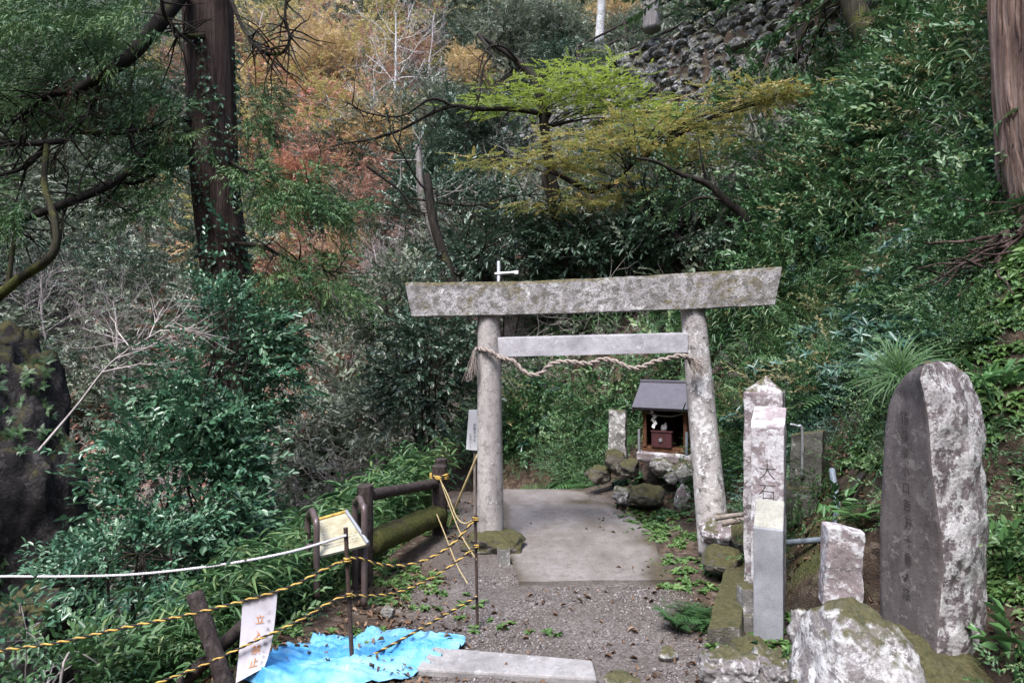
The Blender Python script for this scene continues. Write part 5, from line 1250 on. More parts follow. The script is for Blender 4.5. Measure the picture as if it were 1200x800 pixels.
FT = [('red', 340, 130, 24, .75, 'crimson maple on the slope just right of the big cedar trunk'), ('red', 322, 175, 22, .5, 'small red maple low beside the big cedar trunk'), ('orange', 385, 90, 29, .9, 'bright orange maple above the crimson one'), ('yellow', 420, 60, 31, .8, 'golden tree high on the slope above the orange maple'), ('yellow', 320, 60, 33, .8, 'pale yellow tree right of the big cedar near the top of the picture'),
      ('orange', 450, 150, 24, .8, 'orange maple left of the dark arching limb'), ('yellow', 400, 150, 26, .7, 'yellow-orange tree right beside the crimson maple'), ('rust', 440, 205, 20, .8, 'rusty pink maple low on the slope behind the cedar sprays'), ('rust', 385, 260, 18, .7, 'rust coloured bush-like maple below the cedar sprays'), ('orange', 400, 215, 20, .55, 'small orange maple between the rust coloured ones'),
      ('rust', 480, 90, 28, .8, 'brownish maple at the top behind the lime green one'), ('orange', 560, 60, 27, .7, 'orange tinted maple high in the middle of the picture'), ('green', 590, 40, 28, .8, 'leafy green tree at the top centre'), ('green', 540, 15, 33, .8, 'green tree at the top edge left of centre'), ('dark', 640, 60, 26, .7, 'dark evergreen below the white trunk on the ridge'),
      ('green', 660, 20, 29, .8, 'mid green tree at the ridge left of the white trunk'), ('yellow', 655, 12, 34, .7, 'yellowish tree top on the ridge near the white trunk'), ('orange', 715, 8, 30, .7, 'orange tree behind the railing posts'), ('green', 740, 30, 25, .6, 'green tree behind the grey trunk on the wall'), ('dark', 490, 190, 19, .7, 'dark evergreen tree below the dark arching limb'),
      ('dark', 580, 170, 18, .7, 'dark evergreen tree left of the olive maple'), ('green', 520, 130, 22, .7, 'grey-green tree among the dark arching limbs'), ('green', 470, 30, 36, .9, 'green tree near the top left of centre'), ('bare', 370, 40, 34, .9, 'leafless pale-twigged tree above the orange maples'), ('bare', 440, 20, 37, .9, 'leafless tree at the top edge above the golden tree'),
      ('pale', 460, 90, 27, .9, 'pale straight leafless tree behind the dark arching limb'), ('pale', 415, 120, 25, .8, 'pale thin leafless tree among the orange maples'), ('bare', 500, 60, 30, .8, 'bare tree between the brownish maple and the top green one'), ('green', 80, 200, 24, .9, 'green tree behind the cedar limbs at far left'), ('green', 20, 130, 26, 1., 'green tree glimpsed at the left edge behind the cedar limbs'),
      ('dark', 150, 130, 28, 1., 'dark tree seen between cedar limbs left of the trunk'), ('green', 110, 50, 32, 1., 'green tree at the top left behind cedar sprays'), ('yellow', 180, 120, 34, .8, 'yellowish tree glimpsed just left of the cedar trunk'), ('bare', 130, 290, 18, .7, 'bare twiggy tree on the stony slope left of the cedar'), ('bare', 190, 330, 16, .55, 'smaller bare twiggy tree near the cedar trunk'), ('bare', 60, 320, 19, .7, 'bare twiggy tree above the dark rock outcrop'),
      ('rust', 430, 300, 16, .45, 'low rust coloured scrub tree left of the top beam'), ('bare', 400, 380, 15, .45, 'tangle of bare stems on the slope right of the cedar'), ('bare', 440, 350, 17, .5, 'bare grey stems beside the dark shrub left of the gate'), ('yellow', 350, 20, 38, .8, 'yellow haze of leaves at the top edge right of the cedar'), ('orange', 300, 330, 17, .4, 'small orange tree peeping out right of the cedar trunk')]
FT += [('red', 350, 105, 23, .85, 'large soft red maple at the right edge of the cedar trunk'), ('red', 330, 150, 20, .6, 'pink-red maple below the large soft red one'), ('yellow', 365, 60, 30, .8, 'golden tree between the pale yellow tree and the bright orange maple'), ('orange', 430, 105, 27, .6, 'small orange maple under the golden tree'), ('yellow', 450, 70, 34, .8, 'tall yellow tree behind the pale straight leafless tree'), ('bare', 300, 30, 36, .9, 'grey leafless tree touching the top edge right of the cedar'),
       ('bare', 340, 70, 32, .8, 'leafless grey tree above the crimson maple'), ('bare', 480, 40, 38, 1., 'big leafless tree near the top, left of the green one'), ('bare', 560, 20, 36, .9, 'leafless tree at the top between two green ones'), ('bare', 400, 95, 32, .8, 'leafless tree right behind the bright orange maple'), ('red', 365, 150, 25, .6, 'rose red maple joining the crimson one on its right'),
       ('rust', 350, 280, 19, .6, 'rust coloured scrub tree below the small red maple'), ('bare', 100, 330, 20, .6, 'thin bare tree on the stony slope above the fallen branch'), ('bare', 30, 40, 34, 1., 'leafless tree at the far left top corner'), ('green', 60, 110, 27, .9, 'mid green tree in the left top behind the needle sprays'), ('pale', 500, 130, 26, .7, 'pale slim leafless tree left of the lime maple'), ('bare', 200, 60, 34, .9, 'leafless tree just left of the cedar at the top')]
for k, (kd, x, y, d, sc, lab) in enumerate(FT): far_tree(kd, x, y + 60, d, sc, k * 1.3, lab)
# dark rock outcrop and left cliff
def crag(c, r, seed):
    bm = bmesh.new(); bmesh.ops.create_icosphere(bm, subdivisions=6, radius=1); rs = np.random.default_rng(seed); V = np.array([v.co[:] for v in bm.verts]); Fq = np.array([[v.index for v in f.verts] for f in bm.faces]); bm.free()
    V = V * (1 + .30 * np.array([mn.noise(Vector(p) * 1.7 + Vector((seed, 0, 0))) for p in V]))[:, None]
    for lo, hi, n in ((.6, .95, 30), (.78, 1.05, 110)):
        for _ in range(n):
            nr = norm(rs.normal(size=3) * (1, 1, .6)); k = V @ nr - rs.uniform(lo, hi); V = V - np.outer(np.maximum(k, 0) * .9, nr)
    V = V * (1 + np.array([.08 * mn.fractal(Vector(p) * 4, .7, 2.2, 6) - .09 * abs(mn.noise(Vector((p[0] * 4, p[1] * 4, p[2] * 5.5)))) - .035 * abs(mn.noise(Vector(p) * 15)) for p in V]))[:, None]
    return V * np.array(r) + np.array(c), Fq
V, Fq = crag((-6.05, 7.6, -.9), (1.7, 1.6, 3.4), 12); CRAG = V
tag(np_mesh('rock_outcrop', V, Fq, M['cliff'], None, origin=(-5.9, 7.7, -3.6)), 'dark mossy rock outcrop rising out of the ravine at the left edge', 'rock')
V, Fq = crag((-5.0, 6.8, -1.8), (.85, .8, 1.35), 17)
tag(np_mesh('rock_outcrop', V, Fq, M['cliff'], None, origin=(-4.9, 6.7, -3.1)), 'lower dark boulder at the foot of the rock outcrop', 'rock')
# mossy crooked tree on the outcrop
mt_ = empty('crooked_tree', tuple(P(0, 350, 7.4)), 'mossy crooked tree bending up from the dark rock outcrop', 'tree')
V, Q_ = tubes_np([(spline([P(-30, 372, 7.4), P(0, 345, 7.3), P(25, 325, 7.3), P(55, 305, 7.2), P(66, 285, 7.2), P(63, 255, 7.2), P(52, 215, 7.3), P(55, 170, 7.4)], 8), np.linspace(.06, .028, 57)), (spline([P(8, 340, 7.3), P(14, 300, 7.35), P(18, 270, 7.4)], 6), np.linspace(.03, .015, 13))], 12)
np_mesh('trunk', V, Q_, M['bark_moss'], mt_, smooth=True)
sel = CRAG[(CRAG[:, 1] < 7.6) & (CRAG[:, 0] > -6.9) & (CRAG[:, 2] > -2.2)]; msk = fbm(sel[:, 0] + sel[:, 2], sel[:, 2] * 1.5, .7, 99) + .35 * (sel[:, 2] > .6) > .25; sel = sel[msk]; pp = sel[RS.integers(0, len(sel), 420)]
V, Q_, rn = scatter(FERN, pp, zframe(RS.normal(0, .35, pp.shape) + (.3, -.75, .35), RS), RS.uniform(.14, .3, len(pp))); tag(np_mesh('outcrop_ferns', V, Q_, M['lf_bank'], None, rnd=rn), 'small dark ferns hanging from the rock outcrop', 'ferns', kind='stuff')
# fallen bare branch over the stream
fb_ = empty('fallen_branch', tuple(P(55, 520, 6.8)), 'long pale bare branch slanting up out of the ravine', 'branch'); out, tips = [], []; rs = np.random.default_rng(4)
s = spline([P(45, 528, 6.6), P(90, 475, 6.9), P(130, 425, 7.1), P(175, 395, 7.3), P(205, 378, 7.5)], 8); out.append((s, np.linspace(.014, .005, len(s))))
for j in range(12): grow(s[rs.integers(8, len(s))], norm((.7, .3, .3)) + rs.normal(0, .5, 3), .7, .009, 1, out, tips, rs)
V, Q_ = tubes_np(out, 5); np_mesh('stem', V, Q_, M['twig'], fb_, smooth=True)

# ================================================================== uncountable cover
def field(n, xr, yr, dens, rs):
    x = rs.uniform(*xr, n); y = rs.uniform(*yr, n); ok = rs.uniform(0, 1, n) < dens(x, y); x, y = x[ok], y[ok]; return np.stack([x, y, terrain(x, y)], 1)
def slope_dir(p, jit, rs, up=.6):
    e = .08; gx_ = (terrain(p[:, 0] + e, p[:, 1]) - terrain(p[:, 0] - e, p[:, 1])) / (2 * e); gy_ = (terrain(p[:, 0], p[:, 1] + e) - terrain(p[:, 0], p[:, 1] - e)) / (2 * e)
    nrm = np.stack([-gx_, -gy_, np.ones_like(gx_)], 1); nrm /= np.linalg.norm(nrm, axis=1)[:, None]; return nrm
def cover(name, label, temps, pos, sc, mat, up=.6, jit=.2, rs=RS, lift=0., kind='stuff', catg='undergrowth', bias=None):
    nrm = slope_dir(pos, 0, rs); Z = nrm * (1 - up) + np.array((0, 0, up)) + rs.normal(0, jit, nrm.shape)
    V, Q_, rn = scatter(temps, pos + nrm * lift, zframe(Z, rs), sc * rs.uniform(.65, 1.25, len(pos)), rs, bias)
    return tag(np_mesh(name, V, Q_, mat, None, rnd=rn), label, catg, kind=kind)
bank_s = lambda x, y: np.maximum(x - 1.72 - .12 * np.sin(y * 1.3) - .40 * sstep(4.1, 3.4, y), s_back(x, y)) - 5 * open_(x, y)
def open_(x, y):
    """ground kept clear: round the stones at the bank foot and below the cedar roots"""
    return ((x < 2.62) & (x > .5) & (y < 5.3) | (x < 2.3) & (x > .8) & (y > 4.9) & (y < 8.6) | (x / np.maximum(y, .1) > .665) & (y < 4.75) | (y < 3.6) & (x > 1.2)) * 1.0
invw = lambda x, y: s_back(x, y)
near = lambda y, k=7.: np.minimum(1, (k / np.maximum(y, 1)) ** 1.1)
BUSH = []
rs = np.random.default_rng(21)
for k in range(6):                                            # leafy ground shrubs: twigs fanned from one root
    pts = rs.normal(0, 1, (26, 3)) * (.22, .22, .12) + (0, 0, .2); V, Q_, _ = scatter(TW, pts, frames(pts - (0, 0, .1) + rs.normal(0, .1, pts.shape), .3, rs), rs.uniform(.7, 1.1, 26), rs); BUSH.append((V, Q_))
def dbush(x, y):
    s = bank_s(x, y); m = fbm(x + y * .6, y, 1.3, 61) + .05; return (s > .12) * np.clip(.5 + m, 0, 1) * near(y) * (np.abs(invw(x, y) - 7.1) > .5) * (y < 22) * (invw(x, y) < 8)
p = field(10500, (-2.5, 9), (3.2, 20), dbush, rs); cover('bank_undergrowth', 'dense leafy green undergrowth covering the steep bank', BUSH, p, (.58 + .034 * p[:, 1]) * (.9 + .55 * fbm(p[:, 0] + p[:, 1] * .4, p[:, 1], .9, 63)), M['lf_bank'], up=.5, rs=rs)
p = field(3600, (-2.5, 9), (3.2, 18), dbush, rs); p = p[bank_s(p[:, 0], p[:, 1]) > .2]
BUSH2 = []; BUSH3 = []
for k in range(5):
    pts = rs.normal(0, 1, (30, 3)) * (.24, .24, .10) + (0, 0, .22); V, Q_, _ = scatter(TWs, pts, frames(pts - (0, 0, .1) + rs.normal(0, .1, pts.shape), .3, rs), rs.uniform(.6, 1.0, 30), rs); BUSH2.append((V, Q_))
    pts = rs.normal(0, 1, (14, 3)) * (.2, .2, .1) + (0, 0, .22); V, Q_, _ = scatter(WH, pts, frames(rs.normal(0, 1, pts.shape) * (1, 1, .3), .25, rs), rs.uniform(.7, 1.3, 14), rs); BUSH3.append((V, Q_))
cover('bank_shrubs', 'small leaved bluish shrubs mixed into the bank greenery', BUSH3, p[::2], .42 + .06 * p[::2, 1], M['lf_bank_blue'], up=.5, rs=rs)
cover('yellowing_plants', 'thin yellowing plants scattered over the bank', BUSH2, p[1::3], .8 + .03 * p[1::3, 1], M['lf_bank_dry'], up=.5, rs=rs)
p = field(1500, (-1, 7), (3.4, 14), lambda x, y: (bank_s(x, y) > .1) * np.clip(fbm(x, y, 1.1, 73) + .2, 0, 1) * near(y, 6) * (invw(x, y) < 6.5), rs); cover('dead_stalks', 'dry brown stalks lying among the bank greenery', BARE, p, .55, M['twig'], up=.2, jit=.4, rs=rs)
def dfern(x, y):
    s = bank_s(x, y); m = fbm(x - y * .5, y, .9, 67) + .1; return (s > .05) * np.clip(m * 1.2, 0, 1) * near(y, 6) * (invw(x, y) < 6.5)
p = field(5200, (-1.5, 6), (3.2, 15), dfern, rs); cover('bank_ferns', 'ferns growing across the bank between the shrubs', FERN, p, .45 + .045 * p[:, 1], M['lf_fern'], up=.35, rs=rs)
def dsasa(x, y):
    s = bank_s(x, y); m = fbm(x + 3, y * .8, 1.6, 71); return (s > .7) * np.clip(m * 1.3 + .35 * (x > 2.4), 0, 1) * near(y, 7) * (invw(x, y) < 6.5)
p = field(5200, (.5, 8), (3.3, 15), dsasa, rs); cover('bank_bamboo_grass', 'bamboo grass leaning out of the upper right bank', SASA, p, .75, M['lf_bamboo_d'] if 'lf_bamboo_d' in M else M['lf_bank'], up=.35, jit=.3, rs=rs)
# bamboo grass beyond the fence and round the info board
def zone(n, poly, rs, sp): 
    c = np.array(poly); ix = rs.integers(0, len(c), n); q = c[ix, :2] + rs.normal(0, 1, (n, 2)) * c[ix, 2:4]; return np.stack([q[:, 0], q[:, 1], terrain(q[:, 0], q[:, 1])], 1)
p = zone(620, [(-1.35, 6.4, .35, .5), (-1.0, 7.3, .35, .5), (-1.9, 6.6, .35, .4), (-1.5, 5.6, .2, .3), (-1.15, 8.2, .5, .5), (-1.75, 7.6, .4, .4)], rs, 0); p = p[p[:, 0] < edge_left(p[:, 1]) - .05]
cover('bamboo_grass', 'bright green bamboo grass thicket beyond the log fence', SASA, p, .85, M['lf_bamboo'], up=.9, jit=.15, rs=rs)
p = zone(420, [(-1.55, 4.7, .16, .25), (-1.75, 4.3, .16, .22), (-1.95, 4.2, .2, .2), (-1.5, 4.25, .08, .12), (-1.8, 5.2, .2, .3)], rs, 0); p = p[p[:, 0] < edge_left(p[:, 1]) - .02]
cover('bamboo_grass', 'bamboo grass with pale leaf edges along the drop behind the notice board', SASA, p, .66, M['lf_bamboo'], up=.85, jit=.22, rs=rs)
p = field(3000, (-4.2, -1.5), (3.2, 7.5), lambda x, y: (x < edge_left(y) - .1) * (x > edge_left(y) - 1.3) * (y > 4.0) * .6, rs); cover('ravine_undergrowth', 'leafy low plants on the slope falling into the ravine', BUSH, p, .55, M['lf_bank'], up=.7, rs=rs)
# far hillside scrub
def dfar(x, y): return (y > 10.5) * (s_back(x, y) < 3.5 + .15 * y) * np.clip(.45 + fbm(x, y, 3, 81), 0, 1) * np.minimum(1, (16 / y) ** .6)
p = field(10500, (-30, 8), (10.5, 60), dfar, rs); cover('hillside_scrub', 'mixed grey-green scrub covering the far hillside', BUSH, p, 1.3 + .035 * p[:, 1], M['lf_mid'], up=.7, rs=rs)
p = field(2600, (-26, 6), (10.5, 44), lambda x, y: (y > 10.5) * (s_back(x, y) < 3.5 + .15 * y) * np.clip(.75 + fbm(x, y, 3, 83) * .6, 0, 1) * np.minimum(1, (20 / y) ** .4), rs); cover('hillside_twigs', 'tangled bare twigs between the trees of the far hillside', BARE, p, 1.4 + .04 * p[:, 1], M['twig'], up=.8, rs=rs)
p = field(900, (-12, 6), (12, 40), lambda x, y: (s_back(x, y) < 3) * np.clip(fbm(x, y, 4, 87) + .3, 0, 1), rs); cover('autumn_scrub', 'low rust and orange scrub scattered over the far hillside', BUSH, p, 1.3 + .03 * p[:, 1], M['lf_brown'], up=.7, rs=rs)
CROWN = []
def onfar(x, y): s = s_back(x, y); return ((-3 + .88 * (y - 13.5)) > np.where(s < 7.15, s, np.maximum(9.3, 9.3 + .95 * (s - 11.5))) - .5)
for k in range(5):
    pp, dd, _ = clump_points((0, 0, 0), (1.5, 1.5, 1.15), 115, 14, .3, rs, .3); D = dd + rs.normal(0, .5, dd.shape); D[:, 2] *= .4; V, Q_, _ = scatter(TWb, pp, frames(D, .35, rs), rs.uniform(.6, .95, len(pp)), rs); CROWN.append((V, Q_))
p = field(2700, (-32, 12), (15, 60), lambda x, y: onfar(x, y) * np.minimum(1, 26 / y) * .75, rs); p[:, 2] += rs.uniform(.6, 3.2, len(p)); rx = p[:, 0] / p[:, 1]; el = (p[:, 2] - ZC) / p[:, 1]
keep = ~((el < .13) & (rx > -.5) & (rx < -.06) & (rs.uniform(0, 1, len(p)) < .8)); p, rx, el = p[keep], rx[keep], el[keep]
aut = np.clip(1.15 - np.abs(rx + .24) / .22, 0, 1) * np.clip((el + .02) * 6, 0, 1); u = rs.uniform(0, 1, len(p)); sel = u < aut * np.where(el < .2, .5, .75); w_y = rs.uniform(0, 1, len(p)); rd = (np.abs(rx + .325) < .055) & (np.abs(el - .30) < .11) & (rs.uniform(0, 1, len(p)) < .8); sel &= ~rd; w_y = np.where(rd, 2., w_y); u = np.where(rd, 0, u)
for nm, lab, mk, mt in (('green_woodland', 'mixed green woodland crowns massed on the far hillside', ~sel & (w_y < .6), 'lf_mid'), ('dusky_woodland', 'dusky evergreen crowns massed on the far hillside', ~sel & (w_y >= .6) & ~rd, 'lf_dark'), ('golden_woodland', 'golden autumn foliage massed on the far hillside', sel & (w_y < .42), 'lf_yellow'), ('orange_woodland', 'orange autumn foliage massed on the far hillside', sel & (w_y >= .42) & (w_y < .72), 'lf_orange'), ('russet_woodland', 'russet autumn foliage massed on the far hillside', sel & (w_y >= .72) & ~rd, 'lf_brown'), ('crimson_woodland', 'soft red autumn foliage massed on the far hillside', rd, 'lf_red')):
    q = p[mk]; V, Q_, rn = scatter(CROWN, q, yaws(len(q), .1, rs), rs.uniform(.6, 1.15, len(q)) * (1 + .4 * (q[:, 1] > 32)), rs); tag(np_mesh(nm, V, Q_, M[mt], None, rnd=rn), lab, 'woodland', kind='stuff')
# ridge vegetation above the wall
p = field(2600, (-1, 16), (5, 34), lambda x, y: (invw(x, y) > 7.5) * (np.abs(invw(x, y) - 9.3) > 1.3) * .5, rs); cover('ridge_undergrowth', 'leafy growth on the ridge above the retaining wall', BUSH, p, 1.5, M['lf_mid'], up=.7, rs=rs)
p0_ = np.array((.9, 8.7)); n_ = 420; s_ = rs.uniform(-14, 9, n_); q = p0_ + np.array((.80, .60)) * (7.1 - rs.uniform(0, .25, n_))[:, None] + np.array((.60, -.80)) * s_[:, None]; zz = rs.uniform(6.7, 9.5, n_)
V, Q_, rn = scatter(TWs, np.stack([q[:, 0], q[:, 1], zz], 1), frames(rs.normal(0, .5, (n_, 3)) + (-.8, -.6, -.3), .4, rs), 1.1, rs); tag(np_mesh('wall_creeper', V, Q_, M['lf_mid'], None, rnd=rn), 'creeping plants hanging over the stone retaining wall', 'creeper', kind='stuff')
# weeds, fallen leaves and pebbles near the path
WEED = [T_whorl(9, .05, .022) for _ in range(5)]
def dweed(x, y): return np.clip(.9 * sstep(-.45, -.75, x) * (y > 3.9) + .8 * np.exp(-((x + .25) / .30) ** 2 - ((y - 4.0) / .4) ** 2) + .9 * sstep(1.0, 1.2, x) * (x < 1.7) , 0, 1) * np.clip(.2 + fbm(x, y, .35, 91) * 1.1, 0, 1) * (x > edge_left(y) - .2)
p = field(5200, (-1.6, 1.8), (3.3, 7.2), dweed, rs); cover('weeds', 'small green weeds along the path edges', WEED, p, 1., M['lf_weed'], up=.8, lift=.01, rs=rs)
LEAF = [leaf6(.042, .024, .5, .4), leaf6(.034, .02, .3, -.5), leaf6(.055, .022, .6, .2)]
def dleaf(x, y): return np.clip(.12 + .8 * (np.maximum(x - 1.72 - .40 * sstep(4.1, 3.4, y), s_back(x, y)) > .0) + .8 * sstep(-.25, -.6, x) + .35 * sstep(.75, 1.1, x), 0, 1) * near(y, 6) * np.clip(.45 + fbm(x, y, .5, 95), 0, 1)
p = field(30000, (-2, 5), (2.6, 11), dleaf, rs); p[:, 2] += .012
onp = (p[:, 0] > -.1) & (p[:, 0] < 1.2) & (p[:, 1] > 4.9) & (p[:, 1] < 8.5); p[onp, 2] = .065; p = p[~onp | (rs.uniform(0, 1, len(p)) < .8 * (p[:, 0] > .8) + .06)]
nrm = slope_dir(p, 0, rs) + rs.normal(0, .3, p.shape); V, Q_, rn = scatter(LEAF, p, zframe(nrm, rs), rs.uniform(.5, 1.1, len(p)), rs); tag(np_mesh('fallen_leaves', V, Q_, M['lf_dead'], None, rnd=rn), 'brown fallen leaves lying on ground and bank', 'leaves', kind='stuff')
PEB = []
for k in range(5):
    V, Fq = rock_np((0, 0, 0), (1, .8, .55), 1, .25, 1.2, 200 + k, 3); PEB.append((V, Fq))
p = field(26000, (-1.3, 1.35), (3.2, 5.1), lambda x, y: sstep(-1.2, -.3, x) * sstep(1.35, 1.0, x) * np.clip(.35 + fbm(x, y, .4, 97) * .6, 0, 1) * (~((x > .05) & (x < 1.17) & (y > 4.9))), rs); p[:, 2] += .002
V, Q_, rn = scatter(PEB, p, zframe(slope_dir(p, 0, rs) + rs.normal(0, .3, p.shape), rs), rs.uniform(.0035, .011, len(p)) * (1 + (rs.uniform(0, 1, len(p)) < .03) * 1.2), rs); tag(np_mesh('gravel', V, Q_, M['gravel'], None, rnd=rn, smooth=True), 'fine grey-brown gravel before the concrete path', 'gravel', kind='stuff')

p = field(5200, (1.9, 3.8), (2.4, 4.8), lambda x, y: np.clip(.6 + fbm(x, y, .35, 103), 0, 1) * (x > 2.3), rs); cover('bank_weeds', 'small weeds and moss tufts on the bank beside the stele', WEED, p, 1.2, M['lf_weed'], up=.6, lift=.01, rs=rs)
n_ = 46; q = np.stack([rs.uniform(-1.35, -.35, n_), rs.uniform(3.5, 4.05, n_)], 1); iy = [int(np.argmin(((X - a) ** 2 + (Y - b) ** 2).ravel())) for a, b in q]; pz = Z.ravel()[iy] + .014; pp = np.stack([X.ravel()[iy], Y.ravel()[iy], pz], 1)
V, Q_, rn = scatter(LEAF, pp, zframe(rs.normal(0, .25, pp.shape) + (0, 0, 1), rs), rs.uniform(.5, 1.1, n_), rs); tag(np_mesh('tarpaulin_litter', V, Q_, M['lf_dead'], None, rnd=rn), 'dead leaves fallen on the blue tarpaulin', 'leaves', kind='stuff')
p = field(900, (2.2, 4.2), (3.5, 5.4), lambda x, y: np.clip(.75 + fbm(x, y, .5, 107), 0, 1) * (x / y > .545) * (x / y < .72), rs); cover('bank_seedlings', 'small leafy seedlings on the bank behind the stele', BUSH2, p, .42, M['lf_bank'], up=.5, rs=rs)
p = field(420, (1.6, 3.2), (4.4, 6.4), lambda x, y: (x > 1.75) * np.clip(.5 + fbm(x, y, .5, 109), 0, 1) * (x / y > .34), rs); cover('bank_ground_cover', 'low leafy plants behind the row of stone posts', BUSH2, p, .34, M['lf_bank_blue'], up=.5, rs=rs)
p = field(700, (-1.4, 1.7), (7.9, 11.5), lambda x, y: (s_back(x, y) > -.12) * (s_back(x, y) < 1.0) * (~((x > 1.15) & (y < 8.4))) * .85, rs); cover('bank_foot_plants', 'small leafy plants along the foot of the bank beyond the path', BUSH2, p, .6, M['lf_bank'], up=.5, rs=rs)
p = field(260, (1.1, 2.3), (6.6, 8.2), lambda x, y: (fbm(x, y, .3, 113) > .0) * ((x > 2.0) | (x < 1.45) | (y < 6.95)), rs); cover('mound_moss_plants', 'tiny plants growing between the stones of the shrine mound', WEED, p, 1.3, M['lf_bank'], up=.7, lift=.03, rs=rs)
p = field(1500, (2.0, 6.5), (-1.5, 4.4), lambda x, y: (x / np.maximum(y, .1) > .79) * np.clip(.5 + fbm(x, y, .7, 117), 0, 1) + (y < 0) * (x > 2.3) * .6, rs); cover('near_bank_greenery', 'leafy greenery on the near end of the bank', BUSH2, p, .55, M['lf_bank'], up=.5, rs=rs)
p = field(900, (1.7, 3.6), (4.6, 7.6), lambda x, y: (x > 1.9) * np.clip(.55 + fbm(x, y, .5, 121), 0, 1), rs); cover('bank_gap_plants', 'small plants filling bare patches of the bank behind the gate', BUSH2, p, .45, M['lf_fern'], up=.5, rs=rs)
# single plants one can point to
def plant(name, label, catg, temps, c, n, sc, mat, sp=.05, up=(0, 0, 1), jit=.2, group=None):
    c = np.array(c, float); pos = c + RS.normal(0, sp, (n, 3)) * (1, 1, .3); V, Q_, rn = scatter(temps, pos, zframe(np.tile(np.array(up, float), (n, 1)) + RS.normal(0, jit, (n, 3)), RS), sc * RS.uniform(.75, 1.2, n)); V2, Q2 = tubes_np([(np.array([c - (0, 0, .12), (c + q) / 2 - (0, 0, .04), q]), np.array([.005, .004, .003])) for q in pos], 4); Q_ = np.concatenate([Q_, Q2 + len(V)]); V = np.concatenate([V, V2]); rn = np.concatenate([rn, np.full(len(Q2), .1)]); return tag(np_mesh(name, V, Q_, mat, None, origin=tuple(c), rnd=rn), label, catg, group)
def gp_(px, py, d, dz=0): c = P(px, py, d); return (c[0], c[1], gz(c[0], c[1]) + dz)
plant('grass_tuft', 'long drooping grass tuft hanging over the bank behind the stele', 'grass', GRASS, P(1050, 440, 3.9), 7, .62, M['lf_grass'], .06, (-.55, -.35, .6))
for (x, y, d, n, sc, lab) in ((820, 715, 4.3, 5, .55, 'bright low fern between gravel and the mossy kerb'), (800, 745, 4.1, 4, .42, 'small fern at the gravel edge below the bright one'), (1015, 540, 4.0, 3, .7, 'fern arching from the bank left of the stele'), (640, 575, 8.6, 4, 1.0, 'large fern at the far end of the path'), (690, 560, 8.3, 4, 1., 'fern in the middle of the bank beyond the path'), (905, 400, 6.4, 4, .8, 'fern on the bank above the pointed stone post'), (850, 470, 7.4, 3, .8, 'fern on the bank just behind the leaning pillar'), (1045, 415, 4.8, 3, .5, 'fern below the bare roots on the bank')):
    c = P(x, y, d); z = gz(c[0], c[1]); plant('fern', lab, 'fern', FERN, (c[0], c[1], z + .03), n, sc, M['lf_fern'], .06)
BIGW = [T_whorl(7, .2, .055) for _ in range(3)]; BIGT = [(v @ rotm(0, .75, 0).T, f) for v, f in (T_twig(7, .3, .17, .075, droop=.35) for _ in range(3))]
for (x, y, d, n, sc, lab) in ((1165, 450, 3.6, 5, .55, 'light green sprig of round leaves right above the stele'), (1180, 640, 3.25, 6, .45, 'broad leaved plant right of the stele at mid height'), (1192, 770, 2.9, 5, .75, 'large lance leaved plant in the bottom right corner'), (920, 765, 3.35, 3, .35, 'small pale green plant at the foot of the granite post'), (970, 590, 4.4, 4, .45, 'round leaved plant at the foot of the dark monument')):
    plant('leafy_plant', lab, 'plant', BIGT, P(x, y, d), n, sc, M['lf_bigleaf'], .06, (0, -.3, .8), .35)
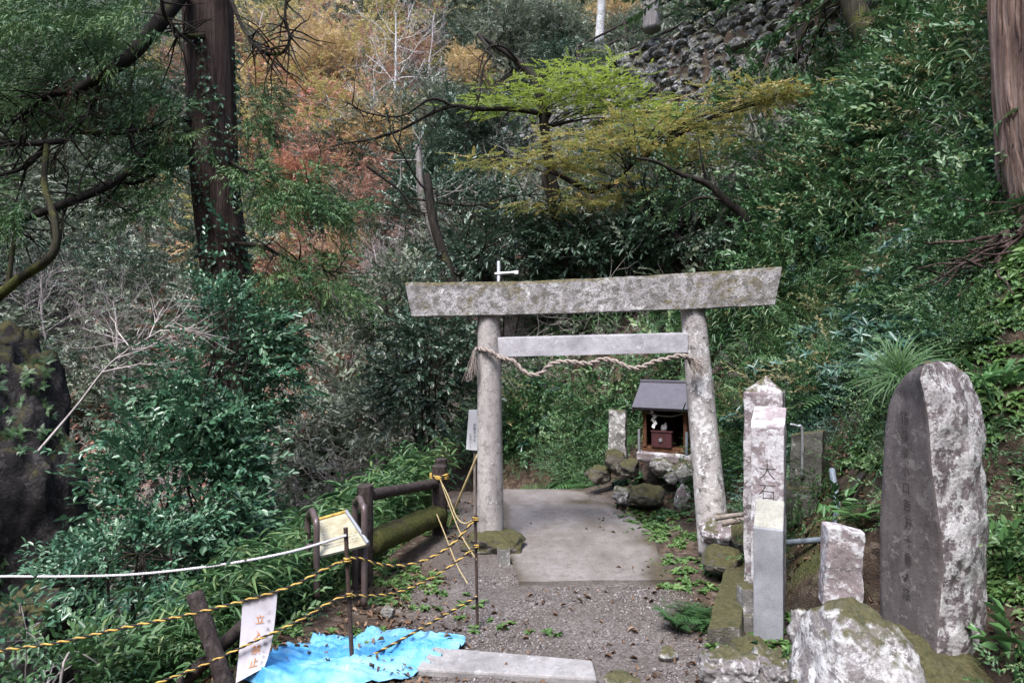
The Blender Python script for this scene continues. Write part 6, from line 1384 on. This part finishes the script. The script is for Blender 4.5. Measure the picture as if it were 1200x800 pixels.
# boulders of the stony gully
for k, (x, y, d, r, lab) in enumerate(((140, 350, 19, .8, 'pale boulder in the stony gully left of the cedar'), (165, 372, 18, .5, 'smaller pale stone below the gully boulder'), (120, 325, 21, .6, 'grey stone above the gully boulder'), (365, 480, 13, .4, 'dark stone in the gully right of the cedar'), (240, 650, 6.3, .18, 'wet pale stone seen under the big evergreen shrub'))):
    c = P(x, y, d); rock('gully_boulder', (c[0], c[1], gz(c[0], c[1]) + r * .3), (r, r, r * .7), M['rock'], lab, 'boulder', seed=300 + k, amp=.3)
# ================================================================== light, sky, camera
w = bpy.data.worlds.new('World'); SC.world = w; w.use_nodes = True; nt = w.node_tree; nt.nodes.clear()
sky = nt.nodes.new('ShaderNodeTexSky'); sky.sky_type = 'NISHITA'; sky.sun_disc = False
EL, AZ = rad(60), rad(205)       # sun high behind the camera, slightly left
sky.sun_elevation = EL; sky.sun_rotation = AZ; sky.air_density = 1.0; sky.dust_density = 2.0; sky.ozone_density = 1.0
bg = nt.nodes.new('ShaderNodeBackground'); bg.inputs[1].default_value = .135; wo = nt.nodes.new('ShaderNodeOutputWorld')
nt.links.new(sky.outputs[0], bg.inputs[0]); nt.links.new(bg.outputs[0], wo.inputs[0])
sl = bpy.data.lights.new('sun', 'SUN'); sl.energy = 1.25; sl.angle = rad(18); sl.color = (1, .985, .97)
so_ = bpy.data.objects.new('sun', sl); COL.objects.link(so_)
dv = Vector((math.sin(AZ) * math.cos(EL), math.cos(AZ) * math.cos(EL), math.sin(EL))); so_.rotation_euler = dv.to_track_quat('Z', 'Y').to_euler(); so_.location = (0, -5, 20)
cam = bpy.data.cameras.new('camera'); cam.lens = 24; cam.sensor_width = 36; cam.clip_end = 500; cam.clip_start = .05
co_ = bpy.data.objects.new('camera', cam); COL.objects.link(co_); co_.location = (0, 0, ZC); co_.rotation_euler = (rad(90), 0, 0); SC.camera = co_
SC.view_settings.view_transform = 'Standard'; SC.view_settings.look = 'None'; SC.view_settings.gamma = 1; SC.view_settings.exposure = 2.2
SC.render.engine = 'CYCLES'; cy = SC.cycles; cy.max_bounces = 5; cy.diffuse_bounces = 3; cy.glossy_bounces = 2; cy.transmission_bounces = 3; cy.use_denoising = True; cy.denoiser = 'OPENIMAGEDENOISE'; cy.sample_clamp_indirect = 6
SC.render.use_persistent_data = False
